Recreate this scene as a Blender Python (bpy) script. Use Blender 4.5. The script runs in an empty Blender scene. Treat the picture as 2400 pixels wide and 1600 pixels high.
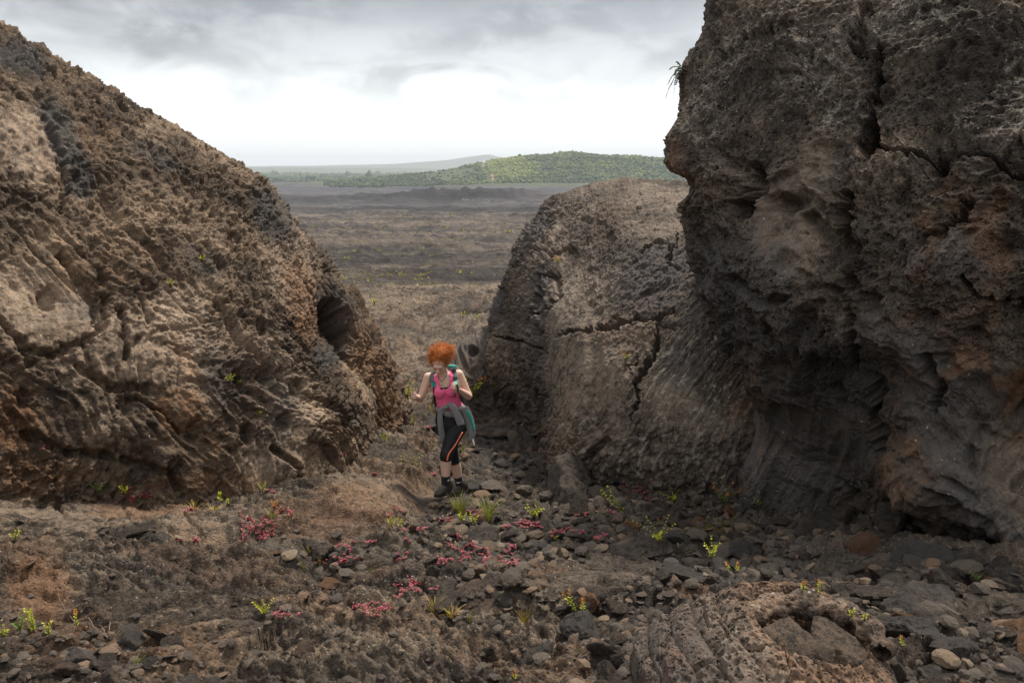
# Lava gully with a hiker: everything is built from numpy meshes and procedural materials.
import bpy, bmesh, math, random
import numpy as np
from mathutils import Vector, Matrix
QUAL = 1.0                       # mesh density
SC = bpy.context.scene
COL = SC.collection
rng = np.random.default_rng(7)
random.seed(7)
R = math.radians
f32 = np.float32

# ------------------------------------------------------------------ camera geometry
F_PX, CX, CY, PITCH = 1867.0, 1200.0, 800.0, R(12.5)
CAM = np.array([0.0, 0.0, 3.37])
CT, ST = math.cos(PITCH), math.sin(PITCH)

def at(px, py, D):
    """World point seen at photo pixel (px, py) whose forward distance along the ground is D metres."""
    a, b = (px - CX) / F_PX, -(py - CY) / F_PX
    d = np.array([a, CT + b * ST, -ST + b * CT])
    return CAM + d * (D / d[1])

def proj(P):
    """World points -> photo pixels (and depth)."""
    d = P - CAM
    zc = d[:, 1] * CT - d[:, 2] * ST
    yc = d[:, 1] * ST + d[:, 2] * CT
    zs = np.where(zc > 0.05, zc, 0.05)
    px = CX + F_PX * d[:, 0] / zs
    py = CY - F_PX * yc / zs
    return np.where(zc > 0.05, px, -9e4), np.where(zc > 0.05, py, -9e4), zc

# ------------------------------------------------------------------ numpy noise
_pr = np.random.default_rng(11)
PERM = _pr.permutation(256).astype(np.int32)
PERM = np.concatenate([PERM, PERM, PERM])
_g3 = _pr.normal(size=(256, 3)); G3 = (_g3 / np.linalg.norm(_g3, axis=1)[:, None] * 1.5).astype(f32)
_a = _pr.uniform(0, 2 * np.pi, 256); G2 = (np.stack([np.cos(_a), np.sin(_a)], 1) * 1.5).astype(f32)
RND = _pr.uniform(0, 1, (256, 4)).astype(f32)

def n3(p, seed=0):
    p = np.asarray(p, f32) + f32(seed * 17.31)
    i = np.floor(p).astype(np.int32); fr = p - i; i &= 255
    w = fr * fr * fr * (fr * (fr * 6 - 15) + 10)
    x, y, z = i[:, 0], i[:, 1], i[:, 2]
    out = 0
    for dx in (0, 1):
        a = PERM[x + dx]; wx = w[:, 0] if dx else 1 - w[:, 0]; fx = fr[:, 0] - dx
        for dy in (0, 1):
            b = PERM[a + y + dy]; wy = wx * (w[:, 1] if dy else 1 - w[:, 1]); fy = fr[:, 1] - dy
            for dz in (0, 1):
                g = G3[PERM[b + z + dz]]
                out = out + wy * (w[:, 2] if dz else 1 - w[:, 2]) * (g[:, 0] * fx + g[:, 1] * fy + g[:, 2] * (fr[:, 2] - dz))
    return out

def n2(x, y, seed=0):
    x = np.asarray(x, f32) + f32(seed * 13.7); y = np.asarray(y, f32) + f32(seed * 7.9)
    ix = np.floor(x).astype(np.int32); iy = np.floor(y).astype(np.int32)
    fx = x - ix; fy = y - iy; ix &= 255; iy &= 255
    u = fx * fx * fx * (fx * (fx * 6 - 15) + 10); v = fy * fy * fy * (fy * (fy * 6 - 15) + 10)
    out = 0
    for dx in (0, 1):
        a = PERM[ix + dx]; wx = u if dx else 1 - u
        for dy in (0, 1):
            g = G2[PERM[a + iy + dy]]
            out = out + wx * (v if dy else 1 - v) * (g[..., 0] * (fx - dx) + g[..., 1] * (fy - dy))
    return out

def fbm3(p, oct=4, seed=0, gain=0.5, lac=2.03):
    s, a = 0, 1.0
    for k in range(oct):
        s = s + a * n3(p, seed + k); p = p * f32(lac); a *= gain
    return s

def fbm2(x, y, oct=4, seed=0, gain=0.5, lac=2.03):
    s, a = 0, 1.0
    for k in range(oct):
        s = s + a * n2(x, y, seed + k); x = x * lac; y = y * lac; a *= gain
    return s

def ridge2(x, y, oct=3, seed=0, gain=0.55, lac=2.1):
    s, a = 0, 1.0
    for k in range(oct):
        s = s + a * (0.5 - 2.0 * np.abs(n2(x, y, seed + k))); x = x * lac; y = y * lac; a *= gain
    return s

def ridge3(p, oct=3, seed=0, gain=0.55, lac=2.1):
    s, a = 0, 1.0
    for k in range(oct):
        s = s + a * (0.5 - 2.0 * np.abs(n3(p, seed + k))); p = p * f32(lac); a *= gain
    return s

def worley2(x, y, seed=0):
    """F1, F2 and the nearest cell's random numbers."""
    x = np.asarray(x, f32) + seed * 5.3; y = np.asarray(y, f32) + seed * 3.1
    ix = np.floor(x).astype(np.int32); iy = np.floor(y).astype(np.int32)
    f1 = np.full(x.shape, 9.0, f32); f2 = f1.copy(); idx = np.zeros(x.shape, np.int32)
    ox = np.zeros(x.shape, f32); oy = np.zeros(x.shape, f32)
    for dx in (-1, 0, 1):
        for dy in (-1, 0, 1):
            cx, cy = ix + dx, iy + dy
            h = PERM[PERM[(cx + seed) & 255] + (cy & 255)]
            r = RND[h]
            ax = x - (cx + r[:, 0]); ay = y - (cy + r[:, 1])
            d = np.sqrt(ax * ax + ay * ay)
            m = d < f1
            f2 = np.where(m, f1, np.minimum(f2, d)); f1 = np.where(m, d, f1)
            idx = np.where(m, h, idx); ox = np.where(m, ax, ox); oy = np.where(m, ay, oy)
    return f1, f2, RND[idx], ox, oy

def worley3(p, seed=0):
    p = np.asarray(p, f32) + f32(seed * 5.3)
    i = np.floor(p).astype(np.int32)
    f1 = np.full(len(p), 9.0, f32); idx = np.zeros(len(p), np.int32)
    for dx in (-1, 0, 1):
        for dy in (-1, 0, 1):
            for dz in (-1, 0, 1):
                c = i + np.array([dx, dy, dz], np.int32)
                h = PERM[PERM[PERM[(c[:, 0] + seed) & 255] + (c[:, 1] & 255)] + (c[:, 2] & 255)]
                d = p - c - RND[h][:, :3]
                d = np.sqrt((d * d).sum(1))
                m = d < f1
                f1 = np.where(m, d, f1); idx = np.where(m, h, idx)
    return f1, RND[idx][:, 3]

def sstep(a, b, x):
    t = np.clip((x - a) / (b - a), 0, 1)
    return t * t * (3 - 2 * t)

def flakes(x, y, seed, tilt=1.6, edge=.22):
    """Broken overlapping flakes: sharp rims, random height and tilt, roughly -0.5..0.5."""
    f1, f2, rn, ox, oy = worley2(x + .25 * n2(x * 1.7, y * 1.7, seed), y + .25 * n2(x * 1.7, y * 1.7, seed + 5), seed)
    e = sstep(0.0, edge, f2 - f1)
    return e * (.25 + .75 * rn[:, 0]) + e * tilt * ((rn[:, 1] - .5) * ox + (rn[:, 2] - .5) * oy) - .5

def blob(px, py, cx, cy, rx, ry, ang=0.0, soft=0.5):
    """Soft elliptical patch: 1 inside, 0 outside."""
    c, s = math.cos(R(ang)), math.sin(R(ang))
    dx, dy = px - cx, py - cy
    e = np.sqrt(((dx * c + dy * s) / rx) ** 2 + ((-dx * s + dy * c) / ry) ** 2)
    return sstep(1 + soft, 1 - soft, e)

def polydist(px, py, pts):
    """Distance to a polyline, and how far along it (0..1)."""
    best = np.full(px.shape, 1e9); tt = np.zeros(px.shape); n = len(pts) - 1
    for k in range(n):
        (x0, y0), (x1, y1) = pts[k], pts[k + 1]
        ex, ey = x1 - x0, y1 - y0
        t = np.clip(((px - x0) * ex + (py - y0) * ey) / (ex * ex + ey * ey + 1e-9), 0, 1)
        d = np.hypot(px - x0 - t * ex, py - y0 - t * ey)
        m = d < best
        best = np.where(m, d, best); tt = np.where(m, (k + t) / n, tt)
    return best, tt

# ------------------------------------------------------------------ mesh helpers
def mesh_np(name, V, quads=None, tris=None, smooth=True):
    me = bpy.data.meshes.new(name)
    V = np.asarray(V, f32)
    parts, tot = [], []
    if quads is not None and len(quads):
        parts.append(np.asarray(quads, np.int32).ravel()); tot.append(np.full(len(quads), 4, np.int32))
    if tris is not None and len(tris):
        parts.append(np.asarray(tris, np.int32).ravel()); tot.append(np.full(len(tris), 3, np.int32))
    loops = np.concatenate(parts); tot = np.concatenate(tot)
    start = np.concatenate([[0], np.cumsum(tot)[:-1]]).astype(np.int32)
    me.vertices.add(len(V)); me.vertices.foreach_set('co', V.ravel())
    me.loops.add(len(loops)); me.loops.foreach_set('vertex_index', loops)
    me.polygons.add(len(tot)); me.polygons.foreach_set('loop_start', start)
    try: me.polygons.foreach_set('loop_total', tot)
    except Exception: pass
    me.update(calc_edges=True)
    me.polygons.foreach_set('use_smooth', np.full(len(tot), smooth, bool))
    me.validate(verbose=False)
    return me

def attr(me, name, data, kind='FLOAT'):
    a = me.attributes.new(name, kind, 'POINT')
    data = np.asarray(data, f32)
    a.data.foreach_set('vector' if kind == 'FLOAT_VECTOR' else 'color' if kind == 'FLOAT_COLOR' else 'value', data.ravel())

def link(name, me, mat=None, parent=None, loc=None):
    o = bpy.data.objects.new(name, me); COL.objects.link(o)
    if mat is not None and me is not None:
        for m in (mat if isinstance(mat, (list, tuple)) else [mat]): me.materials.append(m)
    if parent is not None: o.parent = parent
    if loc is not None: o.location = loc
    return o

def empty(name, loc=(0, 0, 0)):
    o = bpy.data.objects.new(name, None); COL.objects.link(o); o.location = loc
    o.empty_display_size = 0.1
    return o

def tag(o, label=None, cat=None, group=None, kind=None):
    if label: o['label'] = label
    if cat: o['category'] = cat
    if group: o['group'] = group
    if kind: o['kind'] = kind
    return o

def grid_quads(nv, nu, wrap_u=False):
    j = np.arange(nv - 1)[:, None]
    i = np.arange(nu if wrap_u else nu - 1)[None, :]
    i2 = (i + 1) % nu
    return np.stack([j * nu + i, j * nu + i2, (j + 1) * nu + i2, (j + 1) * nu + i], -1).reshape(-1, 4)

class MB:
    """Collects simple pieces and links them as one mesh object."""
    def __init__(s): s.V = []; s.Q = []; s.T = []; s.n = 0; s.tint = []
    def add(s, V, quads=None, tris=None, tint=0.5):
        V = np.asarray(V, float).reshape(-1, 3)
        if quads is not None and len(quads): s.Q.append(np.asarray(quads, np.int64) + s.n)
        if tris is not None and len(tris): s.T.append(np.asarray(tris, np.int64) + s.n)
        s.V.append(V); s.n += len(V); s.tint.append(np.full(len(V), tint) if np.isscalar(tint) else np.asarray(tint))
    def tube(s, pts, rad, seg=6, flat=1.0, tint=0.5, cap=True, up=None):
        pts = np.asarray(pts, float); n = len(pts)
        rad = np.broadcast_to(np.asarray(rad, float), (n,))
        fl = np.broadcast_to(np.asarray(flat, float), (n,))
        t = np.gradient(pts, axis=0); t /= np.linalg.norm(t, axis=1)[:, None] + 1e-12
        a = np.array(up if up is not None else ([0, 0, 1.0] if abs(t[0, 2]) < 0.9 else [1.0, 0, 0]))
        rings = []
        ang = np.arange(seg) * 2 * np.pi / seg
        for k in range(n):
            x = a - t[k] * (a @ t[k]); x /= np.linalg.norm(x) + 1e-12
            y = np.cross(t[k], x); a = x if up is None else a
            rings.append(pts[k] + rad[k] * (np.cos(ang)[:, None] * x * fl[k] + np.sin(ang)[:, None] * y))
        V = np.concatenate(rings); Q = grid_quads(n, seg, True); T = []
        if cap:
            b = len(V); V = np.concatenate([V, pts[:1], pts[-1:]])
            for i in range(seg):
                T.append((b, (i + 1) % seg, i)); T.append((b + 1, (n - 1) * seg + i, (n - 1) * seg + (i + 1) % seg))
        s.add(V, Q, T, tint)
    def rings(s, R_, tint=0.5, cap=True):
        """Loft through explicit rings (list of equal-length point arrays)."""
        n, seg = len(R_), len(R_[0]); V = np.concatenate(R_); T = []
        if cap:
            b = len(V); V = np.concatenate([V, [np.mean(R_[0], 0)], [np.mean(R_[-1], 0)]])
            for i in range(seg):
                T.append((b, (i + 1) % seg, i)); T.append((b + 1, (n - 1) * seg + i, (n - 1) * seg + (i + 1) % seg))
        s.add(V, grid_quads(n, seg, True), T, tint)
    def ball(s, c, r, nu=12, nv=8, rot=None, tint=0.5):
        th = np.linspace(0.02, np.pi - 0.02, nv); ph = np.arange(nu) * 2 * np.pi / nu
        V = np.stack([np.sin(th)[:, None] * np.cos(ph), np.sin(th)[:, None] * np.sin(ph), np.cos(th)[:, None] + 0 * ph], -1).reshape(-1, 3)
        V = V * np.broadcast_to(np.asarray(r, float), (3,))
        if rot is not None: V = V @ np.asarray(rot).T
        V = V + np.asarray(c); b = len(V)
        T = []
        for i in range(nu):
            T.append((i, (i + 1) % nu, b)); T.append(((nv - 1) * nu + (i + 1) % nu, (nv - 1) * nu + i, b + 1))
        V = np.concatenate([V, [V[:nu].mean(0)], [V[-2 * 0 - nu:].mean(0)]])
        q = grid_quads(nv, nu, True)[:, ::-1]
        s.add(V, q, T, tint)
    def mesh(s, name, smooth=True):
        me = mesh_np(name, np.concatenate(s.V), np.concatenate(s.Q) if s.Q else None, np.concatenate(s.T) if s.T else None, smooth)
        attr(me, 'tint', np.concatenate(s.tint))
        return me
    def build(s, name, mat, parent=None, smooth=True):
        return link(name, s.mesh(name, smooth), mat, parent)

# ------------------------------------------------------------------ node helpers
class NT:
    def __init__(s, tree): s.t = tree; tree.nodes.clear()
    def n(s, type_, **kw):
        nd = s.t.nodes.new(type_)
        for k, v in kw.items():
            if k.startswith('i_'):
                nd.inputs[k[2:].replace('_', ' ')].default_value = v
            else: setattr(nd, k, v)
        return nd
    def l(s, a, b): s.t.links.new(a, b)
    def val(s, x, sock):
        if isinstance(x, (int, float)): sock.default_value = x
        else: s.l(x, sock)
    def math(s, op, a, b=0.0, c=0.0, clamp=False):
        nd = s.n('ShaderNodeMath', operation=op, use_clamp=clamp)
        s.val(a, nd.inputs[0]); s.val(b, nd.inputs[1]); s.val(c, nd.inputs[2]); return nd.outputs[0]
    def noise(s, vec, scale, detail=5, rough=0.55, dist=0.0, lac=2.0):
        nd = s.n('ShaderNodeTexNoise'); nd.inputs['Scale'].default_value = scale
        nd.inputs['Detail'].default_value = detail; nd.inputs['Roughness'].default_value = rough
        nd.inputs['Distortion'].default_value = dist; nd.inputs['Lacunarity'].default_value = lac
        if vec is not None: s.l(vec, nd.inputs['Vector'])
        return nd.outputs['Fac']
    def voro(s, vec, scale, feature='F1', out='Distance', rnd=1.0):
        nd = s.n('ShaderNodeTexVoronoi', feature=feature); nd.inputs['Scale'].default_value = scale
        nd.inputs['Randomness'].default_value = rnd
        if vec is not None: s.l(vec, nd.inputs['Vector'])
        return nd.outputs[out]
    def ramp(s, fac, stops, interp='LINEAR'):
        nd = s.n('ShaderNodeValToRGB'); cr = nd.color_ramp; cr.interpolation = interp
        while len(cr.elements) < len(stops): cr.elements.new(0.5)
        for e, (p, c) in zip(cr.elements, stops):
            e.position = p; e.color = (*c, 1) if not isinstance(c, (int, float)) else (c, c, c, 1)
        s.val(fac, nd.inputs[0]); return nd.outputs[0]
    def smooth(s, x, a, b):
        nd = s.n('ShaderNodeMapRange', interpolation_type='SMOOTHSTEP')
        s.val(x, nd.inputs['Value']); nd.inputs['From Min'].default_value = a; nd.inputs['From Max'].default_value = b
        return nd.outputs['Result']
    def mix(s, fac, a, b, blend='MIX'):
        nd = s.n('ShaderNodeMix', data_type='RGBA', blend_type=blend)
        s.val(fac, nd.inputs[0])
        for x, k in ((a, 6), (b, 7)):
            if isinstance(x, (tuple, list)): nd.inputs[k].default_value = (*x, 1)
            else: s.l(x, nd.inputs[k])
        return nd.outputs[2]
    def attr(s, name, out='Fac'):
        return s.n('ShaderNodeAttribute', attribute_name=name).outputs[out]

def new_mat(name):
    m = bpy.data.materials.new(name); m.use_nodes = True
    return m, NT(m.node_tree)

def simple_mat(name, col, rough=0.7, spec=0.3, var=0.25, scale=60, tint=None, sheen=0.0, sss=0.0, metal=0.0, bump=0.0, trans=None):
    """Plain coloured material with a little procedural variation; tint = second colour mixed by the 'tint' attribute."""
    m, t = new_mat(name)
    out = t.n('ShaderNodeOutputMaterial'); b = t.n('ShaderNodeBsdfPrincipled'); t.l(b.outputs[0], out.inputs[0])
    pos = t.n('ShaderNodeTexCoord').outputs['Object']
    n = t.noise(pos, scale, 4)
    c = t.mix(t.attr('tint'), col, tint) if tint else col
    k = t.ramp(n, [(0.25, 1 - var), (0.75, 1 + var)])
    cc = t.mix(1.0, c if not isinstance(c, tuple) else t.mix(0.0, c, c), k, 'MULTIPLY')
    t.l(cc, b.inputs['Base Color'])
    b.inputs['Roughness'].default_value = rough; b.inputs['Specular IOR Level'].default_value = spec
    b.inputs['Metallic'].default_value = metal
    if sheen: b.inputs['Sheen Weight'].default_value = sheen
    if sss:
        b.inputs['Subsurface Weight'].default_value = sss; b.inputs['Subsurface Radius'].default_value = (0.012, 0.005, 0.003)
    if bump:
        bp = t.n('ShaderNodeBump'); bp.inputs['Strength'].default_value = bump; bp.inputs['Distance'].default_value = 0.004
        t.l(n, bp.inputs['Height']); t.l(bp.outputs[0], b.inputs['Normal'])
    if trans:
        tr = t.n('ShaderNodeBsdfTranslucent'); t.l(cc, tr.inputs[0])
        mx = t.n('ShaderNodeMixShader'); mx.inputs[0].default_value = trans
        t.l(b.outputs[0], mx.inputs[1]); t.l(tr.outputs[0], mx.inputs[2]); t.l(mx.outputs[0], out.inputs[0])
    return m
# ------------------------------------------------------------------ camera, light, sky
cam_d = bpy.data.cameras.new('camera'); cam = bpy.data.objects.new('camera', cam_d); COL.objects.link(cam)
cam.location = CAM; cam.rotation_euler = (math.pi / 2 - PITCH, 0, 0)
cam_d.sensor_width = 36.0; cam_d.lens = 36.0 * F_PX / 2400.0
cam_d.clip_start = 0.05; cam_d.clip_end = 60000
SC.camera = cam
SC.render.engine = 'CYCLES'
SC.cycles.max_bounces = 6; SC.cycles.diffuse_bounces = 3; SC.cycles.glossy_bounces = 2; SC.cycles.volume_bounces = 1
SC.view_settings.view_transform = 'Standard'; SC.view_settings.look = 'None'
SC.view_settings.exposure = 1.75; SC.view_settings.gamma = 1.0

SUN_EL, SUN_AZ = R(58), R(35)            # azimuth measured from +Y towards +X
sd = bpy.data.lights.new('sun', 'SUN'); sun = bpy.data.objects.new('sun', sd); COL.objects.link(sun)
sd.energy = 1.5; sd.angle = R(10); sd.color = (1.0, 0.93, 0.83)
sv = Vector((math.sin(SUN_AZ) * math.cos(SUN_EL), math.cos(SUN_AZ) * math.cos(SUN_EL), math.sin(SUN_EL)))
sun.rotation_euler = sv.to_track_quat('Z', 'Y').to_euler()

def make_world():
    w = bpy.data.worlds.new('World'); SC.world = w; w.use_nodes = True
    t = NT(w.node_tree)
    out = t.n('ShaderNodeOutputWorld'); bg = t.n('ShaderNodeBackground'); t.l(bg.outputs[0], out.inputs[0])
    sky = t.n('ShaderNodeTexSky', sky_type='NISHITA', sun_disc=False, sun_elevation=SUN_EL, sun_rotation=SUN_AZ)
    skyc = t.n('ShaderNodeVectorMath', operation='SCALE'); t.l(sky.outputs[0], skyc.inputs[0]); skyc.inputs['Scale'].default_value = 0.09
    d = t.n('ShaderNodeTexCoord').outputs['Generated']
    sep = t.n('ShaderNodeSeparateXYZ'); t.l(d, sep.inputs[0])
    x, y, z = sep.outputs
    # clouds live on layers seen edge-on near the horizon: stretch the noise across
    def cl(sx, sz, scale, detail, dist, off):
        c = t.n('ShaderNodeCombineXYZ')
        t.val(t.math('MULTIPLY', x, sx), c.inputs[0]); t.val(t.math('MULTIPLY_ADD', y, sx, off), c.inputs[1]); t.val(t.math('MULTIPLY', z, sz), c.inputs[2])
        return t.noise(c.outputs[0], scale, detail, 0.55, dist)
    big = cl(1.0, 2.8, 3.6, 7, 0.4, 5.7)
    med = cl(1.0, 2.0, 10.5, 9, 0.4, 9.1)
    med = t.math('MULTIPLY_ADD', t.smooth(med, .36, .64), .30, t.math('MULTIPLY_ADD', med, .5, .10))
    n = t.math('MULTIPLY_ADD', t.math('SUBTRACT', big, 0.5), 1.5, t.math('MULTIPLY', t.math('SUBTRACT', med, 0.5), 0.7))
    e = t.math('ADD', z, t.math('MULTIPLY', n, 0.12))
    # bright gap over the horizon, grey ceiling above, brighter overhead where the light comes through
    br = t.ramp(t.math('MULTIPLY', e, 2.0), [(0.0, 0.345), (0.16, 0.34), (0.205, 0.29), (0.24, 0.215), (0.29, 0.188), (0.345, 0.158), (0.40, 0.10), (0.62, 0.18), (1.0, 0.33)])
    fine = t.math('MULTIPLY_ADD', t.math('SUBTRACT', med, 0.5), 1.5, t.math('MULTIPLY_ADD', t.math('SUBTRACT', big, 0.5), 1.5, 1.0))
    up = t.smooth(z, 0.04, 0.12)
    k = t.math('MULTIPLY_ADD', t.math('SUBTRACT', fine, 1.0), up, 1.0)
    v = t.math('MULTIPLY', br, k)
    grey = t.mix(t.smooth(v, 0.2, 0.9), (0.96, 0.98, 0.99), (1.0, 0.995, 0.975))
    cloud = t.mix(1.0, grey, v, 'MULTIPLY')
    col = t.mix(0.93, skyc.outputs[0], cloud)
    t.l(col, bg.inputs[0]); bg.inputs[1].default_value = 1.0
make_world()

# even pale air
def make_haze():
    mb = MB()
    x0, x1, y0, y1, z0, z1 = -9000, 9000, -400, 15200, -56, 150
    V = [(x, y, z) for z in (z0, z1) for y in (y0, y1) for x in (x0, x1)]
    Q = [(0, 2, 3, 1), (4, 5, 7, 6), (0, 1, 5, 4), (2, 6, 7, 3), (0, 4, 6, 2), (1, 3, 7, 5)]
    mb.add(V, Q)
    m, t = new_mat('haze_air'); out = t.n('ShaderNodeOutputMaterial')
    v = t.n('ShaderNodeVolumePrincipled'); v.inputs['Color'].default_value = (0.86, 0.91, 1.0, 1)
    v.inputs['Density'].default_value = HAZE; t.l(v.outputs[0], out.inputs['Volume'])
    try: m.cycles.homogeneous_volume = True
    except Exception: pass
    o = mb.build('haze', m, smooth=False)
    tag(o, 'thin pale air haze over the lava plain', 'haze', kind='stuff')
HAZE = 0.00012
make_haze()
# ------------------------------------------------------------------ lava rock material
def rock_mat(name, dark, mid, tan, rust=(0.20, 0.085, 0.03), pale=(0.24, 0.19, 0.145), grey=(0.052, 0.047, 0.043),
             lich=(0.42, 0.39, 0.30), speck=0.0, bump=1.0, pits=0.3, contrast=1.0, grain=1.0, rough=0.86, streak=1.0):
    m, t = new_mat(name)
    out = t.n('ShaderNodeOutputMaterial'); b = t.n('ShaderNodeBsdfPrincipled'); t.l(b.outputs[0], out.inputs[0])
    pos = t.n('ShaderNodeTexCoord').outputs['Object']
    flow = t.attr('flow', 'Vector')
    # colour: broad tone, streaks along the flow, fine grain
    n1 = t.noise(pos, 0.9, 6, 0.6, 0.4)
    n2_ = t.noise(flow, 3.2, 8, 0.62, 0.6)
    n3_ = t.noise(pos, 14 * grain, 8, 0.65, 0.3)
    n4 = t.noise(flow, 30 * grain, 5, 0.6)
    a = t.math('MULTIPLY_ADD', t.math('SUBTRACT', n1, 0.5), 1.7 * contrast, 0.5)
    a = t.math('MULTIPLY_ADD', t.math('SUBTRACT', n2_, 0.5), 1.3 * contrast * streak, a)
    a = t.math('MULTIPLY_ADD', t.math('SUBTRACT', n3_, 0.5), 0.9 * contrast, a)
    c = t.ramp(a, [(0.18, dark), (0.5, mid), (0.82, tan)])
    g = t.math('MULTIPLY_ADD', t.math('SUBTRACT', n4, 0.5), 2.0 * streak, 1.0)
    g = t.math('MULTIPLY_ADD', t.math('SUBTRACT', t.noise(pos, 70 * grain, 4, 0.7), 0.5), 2.0, g)
    c = t.mix(1.0, c, g, 'MULTIPLY')
    wob = t.math('MULTIPLY_ADD', t.math('SUBTRACT', n3_, 0.5), 1.6, t.math('MULTIPLY', t.math('SUBTRACT', n2_, 0.5), 1.4 * streak))
    def zone(nm, col, c, k=1.0, sharp=0.22):
        f = t.math('ADD', t.attr(nm), wob)
        f = t.smooth(f, 0.5 - sharp, 0.5 + sharp)
        f = t.math('MULTIPLY', f, t.math('MULTIPLY', t.smooth(t.attr(nm), 0.02, 0.2), k))
        return t.mix(f, c, t.mix(1.0, col, g, 'MULTIPLY'))
    c = zone('pale', pale, c, 0.85, 0.35)
    c = zone('grey', grey, c, 0.9, 0.3)
    c = zone('rust', rust, c, 0.62, 0.45)
    # lichen: specks and a few blotches
    vs = t.voro(pos, 46); vr = t.voro(pos, 46, out='Color')
    vb = t.voro(flow, 17); 
    sepc = t.n('ShaderNodeSeparateColor'); t.l(vr, sepc.inputs[0])
    la = t.math('ADD', t.attr('lichen'), speck)
    dens = t.math('MULTIPLY', la, t.smooth(t.noise(pos, 2.3, 3), 0.42, 0.62))
    sp = t.math('MULTIPLY', t.math('LESS_THAN', vs, t.math('MULTIPLY_ADD', sepc.outputs[1], 0.22, 0.12)), t.math('LESS_THAN', sepc.outputs[0], t.math('MULTIPLY', dens, 0.5)))
    bl = t.math('MULTIPLY', t.smooth(t.math('ADD', t.attr('lichen'), wob), 1.0, 1.25), 0.6)
    mpv = t.n('ShaderNodeMapping'); mpv.inputs['Scale'].default_value = (0.35, 1.0, 1.0); t.l(flow, mpv.inputs[0])
    st = t.math('MULTIPLY', t.smooth(t.math('ADD', t.noise(mpv.outputs[0], 15, 7, .7), t.math('MULTIPLY', t.math('SUBTRACT', n3_, .5), .5)), .545, .64), t.smooth(t.attr('lichen'), .25, .75))
    sp = t.math('MAXIMUM', sp, t.math('MULTIPLY', st, .75))
    c = t.mix(t.math('MULTIPLY', t.math('MAXIMUM', sp, bl), 0.85), c, lich)
    t.l(c, b.inputs['Base Color'])
    b.inputs['Specular IOR Level'].default_value = 0.35
    t.l(t.math('MULTIPLY_ADD', t.math('SUBTRACT', n3_, 0.5), 0.5, rough), b.inputs['Roughness'])
    # bump: grain, streaks, vesicles
    h = t.math('MULTIPLY_ADD', t.noise(flow, 22 * grain, 8, 0.65, 0.5), 0.9 * streak, t.math('MULTIPLY', t.noise(pos, 45 * grain, 8, 0.7), 0.6))
    if pits:
        pv = t.smooth(t.voro(pos, 55 * grain), 0.05, 0.38)
        pv2 = t.smooth(t.voro(pos, 21 * grain), 0.03, 0.30)
        h = t.math('MULTIPLY_ADD', pv, pits, t.math('MULTIPLY_ADD', pv2, pits * 1.2, h))
    bp = t.n('ShaderNodeBump'); t.l(t.math('MULTIPLY_ADD', t.attr('calm'), -0.72, 1.0), bp.inputs['Strength']); bp.inputs['Distance'].default_value = 0.038 * bump
    t.l(h, bp.inputs['Height']); t.l(bp.outputs[0], b.inputs['Normal'])
    return m

M_LEFT = rock_mat('brown_lava', (0.030, 0.020, 0.013), (0.118, 0.080, 0.051), (0.30, 0.212, 0.140), rust=(0.22, 0.105, 0.045), pale=(0.30, 0.22, 0.155), pits=0.35, streak=0.65)
M_DOME = rock_mat('streaked_lava', (0.034, 0.027, 0.021), (0.108, 0.082, 0.063), (0.25, 0.195, 0.148), rust=(0.15, 0.08, 0.045), pale=(0.25, 0.195, 0.145), grey=(0.085, 0.075, 0.072), pits=0.2, speck=0.05, streak=0.5)
M_CLIFF = rock_mat('pitted_dark_lava', (0.026, 0.019, 0.014), (0.098, 0.074, 0.055), (0.22, 0.165, 0.12), rust=(0.20, 0.10, 0.05), pale=(0.18, 0.145, 0.115), grey=(0.094, 0.084, 0.077), speck=0.10, pits=1.0, bump=1.3, streak=0.45)
ZONES = ('rust', 'pale', 'grey', 'lichen', 'calm')

# ------------------------------------------------------------------ lofted rock masses
def catmull_w(n, params, periodic):
    W = np.zeros((len(params), n))
    for r, t in enumerate(params):
        i = int(math.floor(t)); f = t - i
        if not periodic and i >= n - 1: i, f = n - 2, 1.0
        w = (-0.5 * f + f * f - 0.5 * f ** 3, 1 - 2.5 * f * f + 1.5 * f ** 3, 0.5 * f + 2 * f * f - 1.5 * f ** 3, -0.5 * f * f + 0.5 * f ** 3)
        for k, ww in zip(range(i - 1, i + 3), w):
            W[r, k % n if periodic else min(max(k, 0), n - 1)] += ww
    return W

def loft(ctrl, nseg_u, nseg_v):
    """Closed blob through control rings: ctrl[row][col] world points, periodic round the columns, last ring is a pole."""
    ctrl = np.asarray(ctrl, float); K, N, _ = ctrl.shape
    q = math.sqrt(QUAL) if QUAL < 1 else QUAL
    up = np.concatenate([i + np.arange(max(2, int(s * q))) / max(2, int(s * q)) for i, s in enumerate(nseg_u)])
    vp = np.concatenate([i + np.arange(max(2, int(s * q))) / max(2, int(s * q)) for i, s in enumerate(nseg_v)] + [[K - 1]])
    Wu, Wv = catmull_w(N, up, True), catmull_w(K, vp, False)
    P = np.einsum('vk,knc,un->vuc', Wv, ctrl, Wu)
    return P

def grid_normals(P):
    du = np.roll(P, -1, 1) - np.roll(P, 1, 1)
    dv = np.gradient(P, axis=0)
    n = np.cross(du, dv); n /= np.linalg.norm(n, axis=2)[..., None] + 1e-9
    return n

def arc_coords(P):
    su = np.linalg.norm(np.diff(P, axis=1), axis=2); su = np.concatenate([np.zeros((P.shape[0], 1)), np.cumsum(su, 1)], 1)
    sv = np.linalg.norm(np.diff(P, axis=0), axis=2); sv = np.concatenate([np.zeros((1, P.shape[1])), np.cumsum(sv, 0)], 0)
    mu = su.mean(0)[None, :] + 0 * su          # a steady column coordinate keeps streaks from fanning out
    return 0.5 * mu + 0.5 * su, sv

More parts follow.
